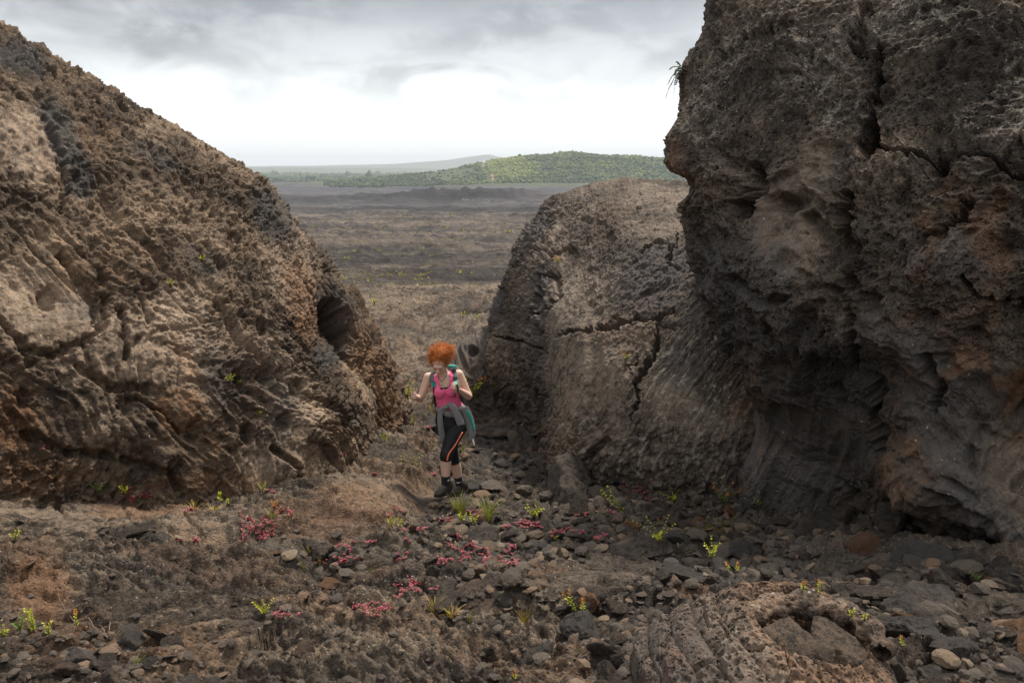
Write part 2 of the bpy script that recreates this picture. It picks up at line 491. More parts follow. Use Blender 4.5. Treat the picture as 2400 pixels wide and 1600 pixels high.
def rock_from_loft(name, ctrl, nu, nv, shape, mat, flow_ang=0.0, stretch=0.22):
    """shape(p, N, a, c, px, py) -> (displacement along the normal, extra offset or None, zone dict)."""
    P = loft(ctrl, nu, nv)
    N = grid_normals(P)
    s, v = arc_coords(P)
    n0, n1 = P.shape[:2]
    p = P.reshape(-1, 3); N = N.reshape(-1, 3); s = s.ravel(); v = v.ravel()
    ca, sa = math.cos(flow_ang), math.sin(flow_ang)
    along = v * ca + s * sa; across = -v * sa + s * ca
    px, py, zc = proj(p)
    front = ((CAM - p) * N).sum(1) > -0.35 * np.linalg.norm(CAM - p, axis=1)
    px = np.where(front, px, -9e4); py = np.where(front, py, -9e4)
    d, zones = shape(p.astype(f32), N, along.astype(f32), across.astype(f32), px, py)
    p = p + N * d[:, None]
    # bottom of the ring is under the ground, pole closes the top
    me = mesh_np(name, p, grid_quads(n0, n1, True))
    attr(me, 'flow', np.stack([along * stretch, across, 0.15 * d + 0.0 * v], 1), 'FLOAT_VECTOR')
    for z in ZONES: attr(me, z, np.clip(zones.get(z, np.zeros(len(p))), 0, 1.2))
    return link(name, me, mat)

def ring_back(front, backs):
    return list(front) + list(backs)

def close_up(rows, lift=0.0, k=(0.72, 0.38)):
    """Cap rows shrinking towards a pole behind the crest."""
    top = np.array(rows[-1]); c = top.mean(0) + np.array([0, 0, lift])
    out = []
    for f in k:
        r = c + (top - c) * f; out.append(r)
    out.append(np.repeat(c[None], len(top), 0) + (top - c) * 0.01)
    return [np.array(r) for r in rows] + out

# ---- big brown mound on the left
def build_left():
    F = [  # bottom -> crest; columns from beyond the frame's left edge to the right-hand edge of the mound
        [(-900, 1250, 3.6), (-420, 1260, 4.6), (0, 1250, 5.45), (320, 1262, 6.05), (560, 1245, 6.55), (740, 1180, 7.2), (850, 1120, 8.0), (905, 1050, 9.2)],
        [(-900, 1080, 3.7), (-420, 1110, 4.7), (0, 1130, 5.6), (310, 1150, 6.15), (555, 1140, 6.65), (735, 1085, 7.25), (845, 1030, 8.0), (900, 985, 9.3)],
        [(-900, 860, 3.85), (-420, 940, 4.85), (0, 1000, 5.75), (310, 1010, 6.3), (560, 1005, 6.85), (735, 975, 7.4), (830, 930, 8.1), (868, 890, 9.4)],
        [(-900, 560, 4.1), (-420, 690, 5.1), (0, 790, 6.05), (310, 830, 6.65), (555, 850, 7.15), (705, 845, 7.65), (756, 812, 8.3), (752, 765, 9.5)],
        [(-900, 240, 4.5), (-420, 420, 5.5), (0, 570, 6.45), (305, 650, 7.1), (540, 700, 7.6), (684, 715, 8.05), (738, 690, 8.6), (750, 650, 9.7)],
        [(-900, -60, 5.0), (-420, 160, 6.0), (0, 340, 7.0), (300, 460, 7.65), (525, 555, 8.15), (650, 590, 8.5), (708, 585, 9.0), (726, 570, 10.0)],
        [(-900, -170, 5.8), (-420, -20, 6.9), (0, 140, 7.9), (290, 288, 8.45), (500, 408, 8.85), (615, 480, 9.2), (662, 505, 9.6), (688, 520, 10.4)],
        [(-900, -150, 6.8), (-420, -90, 7.9), (0, 62, 8.8), (280, 208, 9.3), (480, 322, 9.6), (600, 405, 9.9), (645, 458, 10.3), (670, 500, 10.9)],
    ]
    rows = []
    for k, r in enumerate(F):
        fr = [at(*q) for q in r]
        e, b = fr[-1], fr[0]
        sh = 1 - k * 0.05
        z1, z0 = e[2] - 0.25, b[2] - 0.9
        backs = [np.array([e[0] - 0.4, 11.3 + 1.6 * sh, z1 - 0.1]), np.array([e[0] - 2.4, 12.0 + 2.4 * sh, 0.5 * (z1 + z0)]),
                 np.array([b[0] - 1.0, 11.5 + 2.0 * sh, z0]), np.array([b[0] - 2.0, 7.5, z0])]
        if k == 0:
            backs = [q - np.array([0, 0, 0.4]) for q in backs]
        rows.append(fr + backs)
    rows = close_up(rows, lift=-1.0)
    nu = [30, 70, 95, 95, 90, 85, 80, 40, 16, 14, 12, 12]
    nv = [36, 56, 76, 84, 84, 84, 80, 80, 40, 8]
    def shape(p, N, a, c, px, py):
        w1 = n3(p * 1.1, 3); w2 = n3(p * 1.1, 4)
        A = a * 0.36 + 0.30 * w1; C = c + 0.28 * w2
        d = -0.05 + 0.07 * fbm3(p * 0.62, 3, 1) 
        # plates that stand proud of their neighbours, edges running with the flow
        f1, f2, rn, ox, oy = worley2(A * 2.6 + 0.35 * w1, C * 1.9 + 0.35 * w2, 5)
        lum = n2(A * 3.0, C * 3.0, 61)
        d += (rn[:, 0] - 0.5) * 0.045 * sstep(0.02, 0.20, f2 - f1)
        d -= 0.03 * sstep(0.10, 0.0, f2 - f1)
        d += 0.018 * ridge2(A * 2.8, C * 2.0, 3, 21, 0.55)
        fk = (0.45 + 0.75 * sstep(-0.25, 0.4, fbm3(p * 0.8, 2, 18)))
        d += fk * (1 - .45 * sstep(.2, .7, N[:, 2])) * (0.032 * flakes(A * 9, C * 5.0, 71) + 0.024 * flakes(A * 20, C * 11, 73) + 0.018 * flakes(A * 42, C * 24, 75))
        d += 0.018 * ridge2(A * 9.0, C * 6.0, 3, 31, 0.6) * (0.5 + sstep(-0.3, 0.5, lum))
        rgh = sstep(-0.15, 0.35, fbm3(p * 0.9, 3, 8))
        sm = np.maximum.reduce([blob(px, py, 70, 330, 95, 110, 35), blob(px, py, 300, 790, 190, 100, 10), blob(px, py, 110, 690, 120, 120, 40), blob(px, py, 640, 1085, 90, 60, 0), blob(px, py, 440, 720, 70, 70, 60), blob(px, py, 690, 960, 70, 80, 60)])
        top = sstep(0.25, 0.75, N[:, 2])
        k = (0.55 + 0.7 * rgh + .6 * top) * (1 - 0.75 * sm)
        d += top * (.016 * flakes(a * 5, c * 6, 81) + .010 * flakes(a * 13, c * 15, 83))
        d += k * (0.026 * fbm3(p * np.array([9, 9, 9], f32), 4, 41, 0.62))
        cr = n3(p * 15, 47)
        d += k * 0.018 * np.abs(n3(p * 24, 48)) * (cr > -0.4)
        # hollows torn in the skin
        pit = sstep(0.36, 0.62, n2(A * 5.2, C * 4.4, 51) + 0.25 * n2(A * 14, C * 12, 52))
        d -= 0.042 * pit * (0.35 + 0.65 * rgh) * (1 - 0.6 * sm)
        pit2 = sstep(0.34, 0.6, n2(A * 17, C * 13, 55))
        d -= 0.038 * pit2 * (1 - 0.7 * sm)
        # the dark cavity beside the slab, crack lines
        jag = 14 * n2(px / 22, py / 22, 3) + 8 * n2(px / 9, py / 9, 5)
        for pts, wd, dp in [([(325, 925), (350, 945), (385, 960), (405, 990), (425, 1010)], 5, .12), ([(0, 730), (60, 800), (70, 850)], 9, .12), ([(285, 720), (293, 780), (298, 830)], 7, .12),
                            ([(60, 1010), (160, 1060), (260, 1070)], 10, .10), ([(640, 1050), (690, 1090), (700, 1140)], 8, .14), ([(300, 1080), (400, 1110), (420, 1140)], 9, .10), ([(255, 690), (235, 780), (130, 830), (50, 810)], 9, .09),
                            ([(150, 590), (225, 700), (230, 760)], 10, .10), ([(515, 700), (560, 780), (640, 860)], 8, .08), ([(190, 860), (260, 900), (350, 905)], 10, .10), ([(110, 250), (150, 330), (165, 420), (150, 480)], 9, .09)]:
            dd, _ = polydist(px + jag * 0.7, py + jag * 0.5, pts)
            d -= dp * sstep(wd * 1.5, wd * 0.4, dd)
        for (x, y, r) in [(575, 890, 26), (560, 880, 16), (672, 985, 18), (410, 1095, 20), (700, 905, 16), (630, 870, 20), (300, 945, 24), (620, 760, 16), (460, 1010, 22), (580, 1020, 18), (665, 870, 15), (120, 690, 22), (245, 640, 18), (520, 610, 16), (560, 545, 14), (60, 930, 20)]:
            d -= 0.10 * sstep(1.2, 0.4, np.hypot((px - x + jag * .6) / r, (py - y) / (r * 1.5)))
        for (x, y, rx, ry, h) in [(395, 1085, 32, 48, .16), (660, 1100, 50, 45, .12), (330, 1000, 90, 55, .10), (150, 790, 120, 70, .08), (330, 790, 90, 70, .07), (735, 1000, 40, 60, .10), (480, 960, 70, 60, .09)]:
            d += .6 * h * sstep(1.2, 0.3, np.hypot((px - x) / rx, (py - y) / ry))
        zones = {
            'pale': 0.5 * sm + 0.35 * sstep(0.1, 0.5, n2(A * 2, C * 1.5, 71)) + 0.7 * np.maximum(blob(px, py, 700, 640, 60, 130, -20), blob(px, py, 620, 800, 90, 110, 30) * .6),
            'rust': np.maximum.reduce([0.75 * blob(px, py, 720, 700, 40, 110, -15), 0.7 * blob(px, py, 30, 985, 60, 80), 0.5 * blob(px, py, 420, 960, 60, 60, 40), 0.35 * blob(px, py, 240, 300, 60, 60), 0.5 * blob(px, py, 60, 1110, 130, 50), 0.5 * blob(px, py, 520, 1130, 120, 30), 0.45 * blob(px, py, 430, 820, 20, 70, -30), 0.3 * sstep(0.2, 0.6, n3(p * 1.3, 91))]),
            'grey': np.maximum.reduce([0.85 * blob(px, py, 165, 320, 38, 130, -25), 0.8 * blob(px, py, 200, 415, 40, 40), 0.75 * blob(px, py, 60, 130, 70, 40, 25), 0.6 * blob(px, py, 370, 350, 70, 25, 30), 0.7 * blob(px, py, 640, 500, 40, 80, -35), 0.9 * blob(px, py, 775, 770, 45, 90), 0.55 * blob(px, py, 480, 600, 80, 40, 20), 0.5 * sstep(0.15, 0.5, n3(p * 1.0, 95))]),
            'lichen': 0.10 + 0.15 * top, 'calm': np.clip(.9 * sm + .6 * sstep(.15, .5, n2(A * 1.6, C * 1.3, 77)), 0, 1),
        }
        return d, zones
    o = rock_from_loft('lava_mound', rows, nu, nv, shape, M_LEFT, flow_ang=R(-24), stretch=.6)
    tag(o, 'huge rounded brown lava mound rising at the left of the gully', 'rock')
    return o

# ---- the steep slab that leans behind it
def build_slab():
    F = [
        [(690, 1210, 8.6), (800, 1170, 8.75), (905, 1110, 9.05), (975, 1075, 9.5), (1000, 1050, 10.2)],
        [(690, 1080, 8.7), (790, 1050, 8.85), (890, 1035, 9.1), (950, 1025, 9.55), (968, 1010, 10.2)],
        [(690, 960, 8.8), (790, 950, 8.95), (880, 950, 9.25), (935, 950, 9.7), (952, 945, 10.3)],
        [(690, 830, 8.95), (780, 830, 9.15), (855, 840, 9.45), (905, 850, 9.85), (922, 855, 10.4)],
        [(690, 720, 9.2), (770, 720, 9.4), (825, 735, 9.7), (868, 755, 10.05), (882, 770, 10.5)],
        [(690, 640, 9.6), (755, 645, 9.75), (798, 660, 10.0), (832, 690, 10.3), (842, 705, 10.7)],
    ]
    rows = []
    for k, r in enumerate(F):
        fr = [at(*q) for q in r]; e, b = fr[-1], fr[0]; sh = 1 - 0.1 * k
        z = e[2] - 0.1
        backs = [np.array([e[0] - 0.35, 11.2 + .6 * sh, z]), np.array([e[0] - 1.3, 11.6 + .7 * sh, b[2] - .2]), np.array([b[0] - 0.5, 10.8, b[2] - .15])]
        rows.append(fr + backs)
    rows = close_up(rows, lift=-0.05)
    def shape(p, N, a, c, px, py):
        w1 = n3(p * 1.4, 13); w2 = n3(p * 1.4, 14)
        A = a * 0.28 + 0.2 * w1; C = c + 0.18 * w2
        d = 0.07 * fbm3(p * 0.9, 3, 15)
        d += 0.05 * ridge2(A * 3.5, C * 3.5, 4, 121, 0.6)
        d += 0.022 * ridge2(A * 9, C * 9, 3, 131, 0.6)
        d -= 0.06 * sstep(0.3, 0.6, n2(A * 9, C * 7, 132))
        d += 0.022 * fbm3(p * 11, 4, 141, 0.62)
        jag = 10 * n2(px / 20, py / 20, 3)
        d += 0.045 * flakes(A * 9, C * 7, 171) + 0.030 * flakes(A * 22, C * 16, 173)
        d -= 0.45 * sstep(1.2, 0.8, np.hypot((px - 772 - jag) / 38, (py - 785 + jag) / 82))
        z = {'rust': np.maximum(0.65 * blob(px, py, 880, 900, 60, 130, -15), 0.4 * sstep(0, .5, n3(p * 1.5, 3))), 'grey': np.maximum(0.95 * blob(px, py, 775, 770, 45, 110), 0.55 * sstep(0.0, .4, n3(p * 2.2, 5))),
             'pale': 0.45 * sstep(0.1, .5, n2(A * 3, C * 3, 8)), 'lichen': 0.05 + 0 * a}
        return d, z
    o = rock_from_loft('lava_slab', rows, [50, 60, 60, 30, 12, 10, 10, 12], [40, 46, 52, 50, 46, 24, 12, 6], shape, M_LEFT, flow_ang=R(-14), stretch=.4)
    tag(o, 'steep striated brown lava slab leaning behind the left mound', 'rock')

# ---- the streaked dome right of the gully
def build_dome():
    F = [
        [(1165, 1040, 11.3), (1222, 1045, 10.6), (1268, 1110, 9.6), (1300, 1180, 8.5), (1420, 1235, 7.95), (1580, 1255, 7.65), (1740, 1270, 7.3), (1930, 1290, 7.2), (2150, 1290, 7.3)],
        [(1165, 960, 11.4), (1215, 965, 10.75), (1266, 1020, 9.6), (1296, 1095, 8.6), (1410, 1150, 8.05), (1570, 1180, 7.75), (1740, 1195, 7.4), (1930, 1190, 7.3), (2150, 1150, 7.4)],
        [(1158, 880, 11.4), (1215, 890, 10.7), (1272, 960, 9.55), (1292, 1010, 8.6), (1400, 1050, 8.02), (1560, 1070, 7.7), (1740, 1080, 7.4), (1930, 1060, 7.35), (2150, 1020, 7.5)],
        [(1149, 790, 11.5), (1208, 800, 10.8), (1282, 850, 9.6), (1320, 890, 8.75), (1420, 915, 8.15), (1570, 925, 7.85), (1740, 930, 7.6), (1930, 900, 7.6), (2150, 880, 7.8)],
        [(1160, 710, 11.7), (1215, 710, 11.0), (1290, 735, 9.95), (1345, 760, 9.15), (1440, 775, 8.6), (1580, 780, 8.3), (1740, 770, 8.1), (1930, 760, 8.1), (2150, 740, 8.3)],
        [(1190, 630, 12.0), (1240, 620, 11.3), (1320, 630, 10.5), (1390, 645, 9.8), (1480, 650, 9.3), (1610, 650, 9.0), (1760, 640, 8.8), (1940, 630, 8.8), (2150, 620, 8.9)],
        [(1214, 562, 12.5), (1260, 545, 11.9), (1340, 540, 11.2), (1415, 540, 10.6), (1510, 540, 10.2), (1630, 540, 9.9), (1780, 540, 9.7), (1960, 530, 9.7), (2150, 520, 9.8)],
        [(1250, 508, 13.0), (1290, 478, 12.6), (1360, 465, 12.1), (1430, 462, 11.7), (1520, 462, 11.4), (1640, 465, 11.1), (1790, 465, 11.0), (1960, 460, 11.0), (2150, 450, 11.0)],
        [(1285, 480, 13.4), (1315, 452, 13.2), (1372, 434, 13.0), (1435, 428, 12.8), (1520, 427, 12.6), (1640, 432, 12.3), (1790, 436, 12.2), (1960, 440, 12.2), (2150, 440, 12.2)],
    ]
    rows = []
    for k, r in enumerate(F):
        fr = [at(*q) for q in r]; e, b = fr[-1], fr[0]; sh = 1 - 0.06 * k
        backs = [np.array([e[0] + .6, 10.5 + 2.6, e[2] - .15]), np.array([e[0] - 0.6, 13.2 + 3.4 * sh, e[2] - .2]), np.array([b[0] + 1.8, 13.6 + 3.4 * sh, 0.5 * (e[2] + b[2]) - .25]), np.array([b[0] + 0.25, 13.4 + 1.0 * sh, b[2] - .2])]
        rows.append(fr + backs)
    rows = close_up(rows, lift=-0.06)
    def shape(p, N, a, c, px, py):
        w1 = n3(p * 0.8, 23); w2 = n3(p * 0.8, 24)
        A = a * 0.30 + 0.22 * w1; C = c + 0.22 * w2
        left = sstep(1310, 1270, px + 10 * n2(py / 40, py * 0, 3)) * (px > 0)
        top = sstep(0.45, 0.8, N[:, 2])
        low = sstep(960, 1060, py + 40 * n2(px / 60, py / 60, 9)) * (px > 0)
        jag = 9 * n2(px / 20, py / 20, 13) + 5 * n2(px / 7, py / 7, 15)
        d = 0.08 * fbm3(p * 0.7, 3, 25)
        d += (0.005 + 0.026 * left + 0.006 * top + 0.012 * low) * ridge2(A * 3.0, C * 3.0, 4, 221, 0.55)
        d += (0.003 + 0.012 * left + 0.008 * top + 0.014 * low) * ridge2(A * 10, C * 9, 3, 231, 0.6)
        d += (0.006 + 0.016 * left + 0.008 * top + 0.022 * low) * fbm3(p * 12, 4, 241, 0.6)
        d += (.009 + .035 * left + .008 * top + .014 * low) * flakes(a * 2.6 + .3 * w1, c * 3.2 + .3 * w2, 271) + (.004 + .018 * left + .007 * top + .010 * low) * flakes(a * 8, c * 10, 273) + (.004 + .008 * np.maximum(left, np.maximum(low, top))) * flakes(a * 19, c * 24, 275)
        # overlapping flow folds on the upper face
        fold = A * 1.6 + C * 1.5 + 0.5 * n2(A * 1.5, C * 1.5, 261)
        fr_ = fold - np.floor(fold)
        d += 0.018 * (1 - left) * sstep(800, 640, py) * (sstep(0, 0.12, fr_) - fr_)
        d -= (0.03 + .06 * left + .05 * low) * sstep(0.36, 0.62, n2(A * 7, C * 5.5, 251))
        # rough underside of the front lobe, long drips above it
        dr = sstep(830, 900, py) * sstep(1090, 1010, py) * (px > 1285)
        d += 0.005 * dr * ridge2(A * 1.3, C * 5.5, 2, 271)
        d += 0.06 * blob(px, py, 1340, 860, 60, 130) + 0.05 * blob(px, py, 1440, 900, 40, 110) - 0.05 * blob(px, py, 1400, 900, 16, 120)
        cracks = [([(1318, 792), (1345, 778), (1362, 786), (1390, 776), (1408, 768), (1440, 768), (1452, 756), (1478, 752), (1492, 740), (1510, 748), (1545, 742), (1580, 728)], 6.5, .32),
                  ([(1545, 742), (1542, 765), (1537, 800), (1520, 845), (1498, 870), (1490, 880), (1492, 930), (1480, 985)], 4.5, .26),
                  ([(1545, 762), (1580, 768), (1610, 755)], 2.6, .12), ([(1255, 740), (1290, 715), (1320, 690)], 4, .15), ([(1600, 560), (1560, 620), (1600, 640)], 2.5, .1), ([(1500, 600), (1540, 580), (1580, 586)], 2.2, .1),
                  ([(1290, 600), (1330, 580), (1345, 585)], 9, .16), ([(1270, 640), (1300, 640), (1310, 700)], 7, .12), ([(1240, 760), (1260, 700), (1262, 640)], 6, .12), ([(1620, 400), (1650, 520)], 4, .1),
                  ([(1500, 835), (1470, 870)], 2.2, .1), ([(1160, 790), (1230, 800), (1290, 830)], 4, .1)]
        for pts, wd, dp in cracks:
            dd, tt = polydist(px + jag, py + jag * .8, pts)
            wd = wd * (1.2 if dp > .25 else 1.1)
            tap = 0.35 + 0.65 * np.sqrt(np.clip(np.sin(np.pi * np.clip(tt, 0.02, .98)), 0, 1))
            d -= dp * sstep(wd * 1.25 * tap, wd * 0.55 * tap, dd)
        # the face below the crack stands proud
        d += 0.035 * sstep(0, 12, py - np.interp(px, [1318, 1452, 1580], [790, 760, 730])) * sstep(60, 10, py - np.interp(px, [1318, 1452, 1580], [790, 760, 730])) * (px > 1310) * (px < 1580)
        cface = (1 - left) * (1 - low) * (1 - top)
        zones = {'calm': np.clip(cface * (.55 + .5 * n3(p * 1.5, 77)), 0, 1), 'pale': np.maximum.reduce([0.55 * blob(px, py, 1400, 880, 130, 150, 10, .8), .6 * blob(px, py, 1330, 1030, 60, 70), 0.65 * blob(px, py, 1500, 790, 70, 60), 0.6 * blob(px, py, 1560, 590, 60, 45), 0.3 * blob(px, py, 1380, 480, 120, 50, -20), 0.1 * top]),
                 'rust': np.maximum.reduce([0.55 * blob(px, py, 1740, 920, 45, 120), 0.4 * blob(px, py, 1440, 790, 100, 30), 0.45 * blob(px, py, 1350, 1080, 70, 50), 0.3 * sstep(.1, .5, n3(p * 1.1, 31))]),
                 'grey': np.maximum.reduce([0.7 * blob(px, py, 1550, 660, 130, 90, -20), 0.6 * blob(px, py, 1650, 720, 60, 90), 0.65 * left * sstep(-.3, .3, n3(p * 1.2, 33)), .5 * blob(px, py, 1600, 850, 70, 70), .6 * blob(px, py, 1720, 1080, 30, 90)]),
                 'lichen': np.clip(0.04 + 0.75 * blob(px, py, 1640, 900, 130, 200, 0, .6) + 0.8 * blob(px, py, 1660, 1060, 70, 130) + 0.55 * blob(px, py, 1500, 960, 160, 90) + .6 * low * (1 - left), 0, .95)}
        return d, zones
    o = rock_from_loft('lava_dome', rows, [40, 70, 70, 90, 105, 105, 60, 30, 14, 12, 12, 14, 16], [36, 56, 66, 76, 76, 76, 66, 46, 30, 12, 6], shape, M_DOME, flow_ang=R(22), stretch=.55)
    tag(o, 'rounded grey brown lava dome with a long crack across its face', 'rock')

# ---- the overhanging cliff on the right
def build_cliff():
    F = [
        [(1690, 1260, 6.75), (1800, 1265, 6.6), (1910, 1262, 6.35), (2030, 1290, 6.1), (2120, 1330, 5.4), (2240, 1400, 4.95), (2400, 1460, 4.7), (2800, 1540, 4.4), (3300, 1500, 4.2)],
        [(1720, 1175, 6.85), (1810, 1180, 6.62), (1915, 1175, 6.35), (2035, 1200, 5.9), (2125, 1228, 5.2), (2250, 1290, 4.75), (2400, 1350, 4.5), (2800, 1430, 4.2), (3300, 1400, 4.1)],
        [(1745, 1090, 6.95), (1830, 1095, 6.55), (1930, 1100, 6.22), (2040, 1120, 5.65), (2125, 1140, 4.95), (2250, 1205, 4.5), (2420, 1268, 4.22), (2800, 1310, 4.0), (3300, 1250, 3.8)],
        [(1765, 1000, 6.9), (1830, 985, 6.42), (1930, 990, 6.0), (2035, 1010, 5.5), (2130, 1010, 4.95), (2260, 1050, 4.6), (2430, 1080, 4.45), (2800, 1080, 4.1), (3300, 1050, 3.7)],
        [(1745, 890, 6.75), (1800, 880, 6.2), (1910, 880, 5.75), (2015, 890, 5.3), (2130, 890, 4.95), (2270, 900, 4.65), (2440, 900, 4.4), (2800, 880, 4.1), (3300, 860, 3.7)],
        [(1685, 790, 6.8), (1760, 780, 6.1), (1880, 780, 5.5), (2000, 780, 5.15), (2130, 770, 4.85), (2280, 760, 4.55), (2450, 750, 4.35), (2800, 720, 4.1), (3300, 700, 3.7)],
        [(1625, 650, 6.9), (1700, 650, 6.1), (1840, 650, 5.5), (1985, 640, 5.2), (2130, 620, 4.75), (2290, 610, 4.5), (2460, 600, 4.3), (2800, 570, 4.1), (3300, 540, 3.7)],
        [(1602, 520, 7.0), (1680, 520, 6.2), (1830, 510, 5.65), (1985, 490, 5.2), (2130, 470, 4.85), (2290, 450, 4.6), (2460, 430, 4.4), (2800, 380, 4.2), (3300, 350, 3.8)],
        [(1577, 385, 7.2), (1660, 380, 6.35), (1820, 370, 5.8), (1985, 350, 5.4), (2130, 330, 5.1), (2290, 300, 4.85), (2460, 280, 4.6), (2800, 220, 4.4), (3300, 180, 4.0)],
        [(1592, 240, 7.4), (1680, 230, 6.6), (1840, 220, 6.05), (2000, 200, 5.65), (2140, 180, 5.35), (2300, 150, 5.15), (2470, 120, 4.9), (2800, 50, 4.7), (3300, 0, 4.3)],
        [(1630, 90, 7.7), (1720, 80, 6.95), (1870, 60, 6.4), (2020, 40, 6.0), (2150, 20, 5.75), (2310, -10, 5.5), (2480, -50, 5.3), (2800, -120, 5.1), (3300, -170, 4.7)],
        [(1668, -60, 8.1), (1760, -90, 7.4), (1900, -120, 6.9), (2040, -150, 6.5), (2170, -170, 6.2), (2330, -200, 6.0), (2500, -240, 5.8), (2800, -310, 5.6), (3300, -350, 5.3)],
        [(1740, -190, 8.6), (1830, -220, 8.0), (1950, -250, 7.6), (2080, -280, 7.2), (2200, -300, 7.0), (2360, -330, 6.8), (2520, -360, 6.6), (2800, -420, 6.4), (3300, -450, 6.2)],
    ]
    rows = []
    for k, r in enumerate(F):
        fr = [at(*q) for q in r]; e, b = fr[-1], fr[0]
        zb = b[2]
        backs = [np.array([e[0] + 0.9, e[1] + 2.2, e[2]]), np.array([e[0] + .2, 9.2, e[2]]), np.array([b[0] + 2.2, 10.3, zb]), np.array([b[0] + 0.55, b[1] + 1.5, zb])]
        rows.append(fr + backs)
    rows = close_up(rows, lift=0.05)
    def shape(p, N, a, c, px, py):
        w = np.stack([n3(p * 1.3, 33), n3(p * 1.3, 34), n3(p * 1.3, 35)], 1)
        q = p + 0.25 * w
        jag = 14 * n2(px / 30, py / 30, 13) + 8 * n2(px / 11, py / 11, 15)
        recess = blob(px, py, 1880, 1060, 190, 130, 0, .35)
        upper = sstep(430, 260, py + 60 * n2(px / 120, py / 120, 19) + (px - 2000) * .05)
        mid = (1 - upper) * (1 - recess)
        calm = np.clip(np.maximum(.95 * recess, mid * sstep(.0, .35, fbm3(p * 1.0, 2, 361))), 0, 1)
        D0 = lambda v: v * (1 - .75 * calm)
        f1, r = worley3(p * 1.25, 8)
        d = -0.05 + 0.10 * fbm3(p * 0.8, 2, 35) + .09 * (r - .5) * sstep(.75, .35, f1)
        d += (0.012 + 0.014 * mid) * ridge3(q * 1.7, 3, 321, 0.5) + (.03 + .04 * mid) * fbm3(q * 1.9, 4, 323, .55)
        d += (0.007 + 0.006 * mid) * ridge3(q * 5.0, 3, 331, 0.6) * (1 - .6 * recess)
        d += D0(0.018 * fbm3(q * 12, 4, 341, 0.65))
        f1, r = worley3(q * 4.2, 6)
        d -= (.05 + .04 * mid) * sstep(.5, .1, f1) * (r > .45) * (1 - .7 * recess)
        f1, r = worley3(q * 13.0 + 3.3, 7)
        d += D0(.034 * (r - .5) * sstep(.75, .2, f1))
        # frothy vesicles
        f1, r = worley3(q * 9.0, 3)
        ves = sstep(-0.3, 0.3, fbm3(p * 1.2, 2, 37)) * (1 - .8 * recess)
        d -= D0(0.055 * sstep(0.42, 0.12, f1) * (r > 0.35) * ves)
        f1, r = worley3(q * 21.0, 4)
        d -= D0(0.020 * sstep(0.42, 0.15, f1) * (r > 0.25))
        d += D0(0.012 * np.abs(n3(p * 34, 44)))
        # torn hollows and hanging shelves in the middle band
        hol = sstep(0.30, 0.65, fbm3(q * 2.1, 3, 39))
        d -= (0.02 + 0.09 * mid) * hol
        sh = q[:, 2] * 2.2 + 0.9 * n3(p * 1.0, 42); fs = sh - np.floor(sh)
        d += 0.02 * mid * (fs * fs - 0.35) 
        # drip-like stretch under the overhang
        drip = sstep(640, 760, py) * (1 - recess)
        d += 0.025 * drip * ridge2(c * 4.5 + .4 * w[:, 0], a * 1.2, 3, 371)
        d += 0.022 * recess * ridge2(c * 3.2, a * 0.8, 2, 373)
        # named hollows, creases and cracks
        tri = sstep(1.15, 0.8, np.hypot((px - 2035 + jag * .5) / (10 + 22 * np.clip((py - 255) / 100, 0, 1)), (py - 315) / 52))
        d -= 0.42 * tri
        cr = [([(2035, 345), (2110, 356), (2180, 356), (2240, 350), (2290, 338), (2330, 360), (2365, 392), (2400, 400)], 6, .22), ([(1990, 90), (2030, 118), (2045, 125), (2068, 105), (2052, 170), (2030, 250)], 7, .16),
              ([(1985, 465), (1975, 500), (1985, 560), (2010, 590), (2020, 620)], 14, .30), ([(1900, 510), (1950, 555), (2005, 600)], 15, .16), ([(1760, 390), (1765, 440), (1730, 500)], 16, .16), ([(2015, 640), (2020, 760), (2005, 860), (2045, 900)], 10, .14),
              ([(2055, 900), (2040, 980), (2050, 1060)], 12, .16), ([(2260, 645), (2300, 690), (2400, 720)], 6, .14), ([(2150, 560), (2220, 520), (2260, 460)], 14, .14), ([(1720, 650), (1790, 690), (1860, 690)], 12, .12), ([(2030, 0), (2010, 60), (1995, 95)], 12, .10),
              ([(1690, 130), (1760, 90), (1850, 60)], 12, .08), ([(2180, 820), (2210, 900), (2190, 960)], 12, .12)]
        for pts, wd, dp in cr:
            dd, tt = polydist(px + jag * .8, py + jag * .8, pts)
            d -= dp * sstep(wd * 1.5, wd * .4, dd)
        # heavy brow over the recess, lip of the right-hand bulge, dark undercut at its foot
        d += 0.16 * blob(px, py, 1900, 700, 190, 110, 20) + 0.12 * blob(px, py, 2240, 760, 150, 200) + 0.10 * blob(px, py, 2130, 1110, 80, 80)
        d += 0.04 * blob(px, py, 1640, 300, 60, 160) + 0.05 * blob(px, py, 1595, 350, 45, 60) - 0.10 * blob(px, py, 1585, 440, 30, 30)
        d -= 0.32 * sstep(0.9, 1.3, np.where(px > 2000, (py - (1195 + (px - 2080) * .38)) / 85, 0))
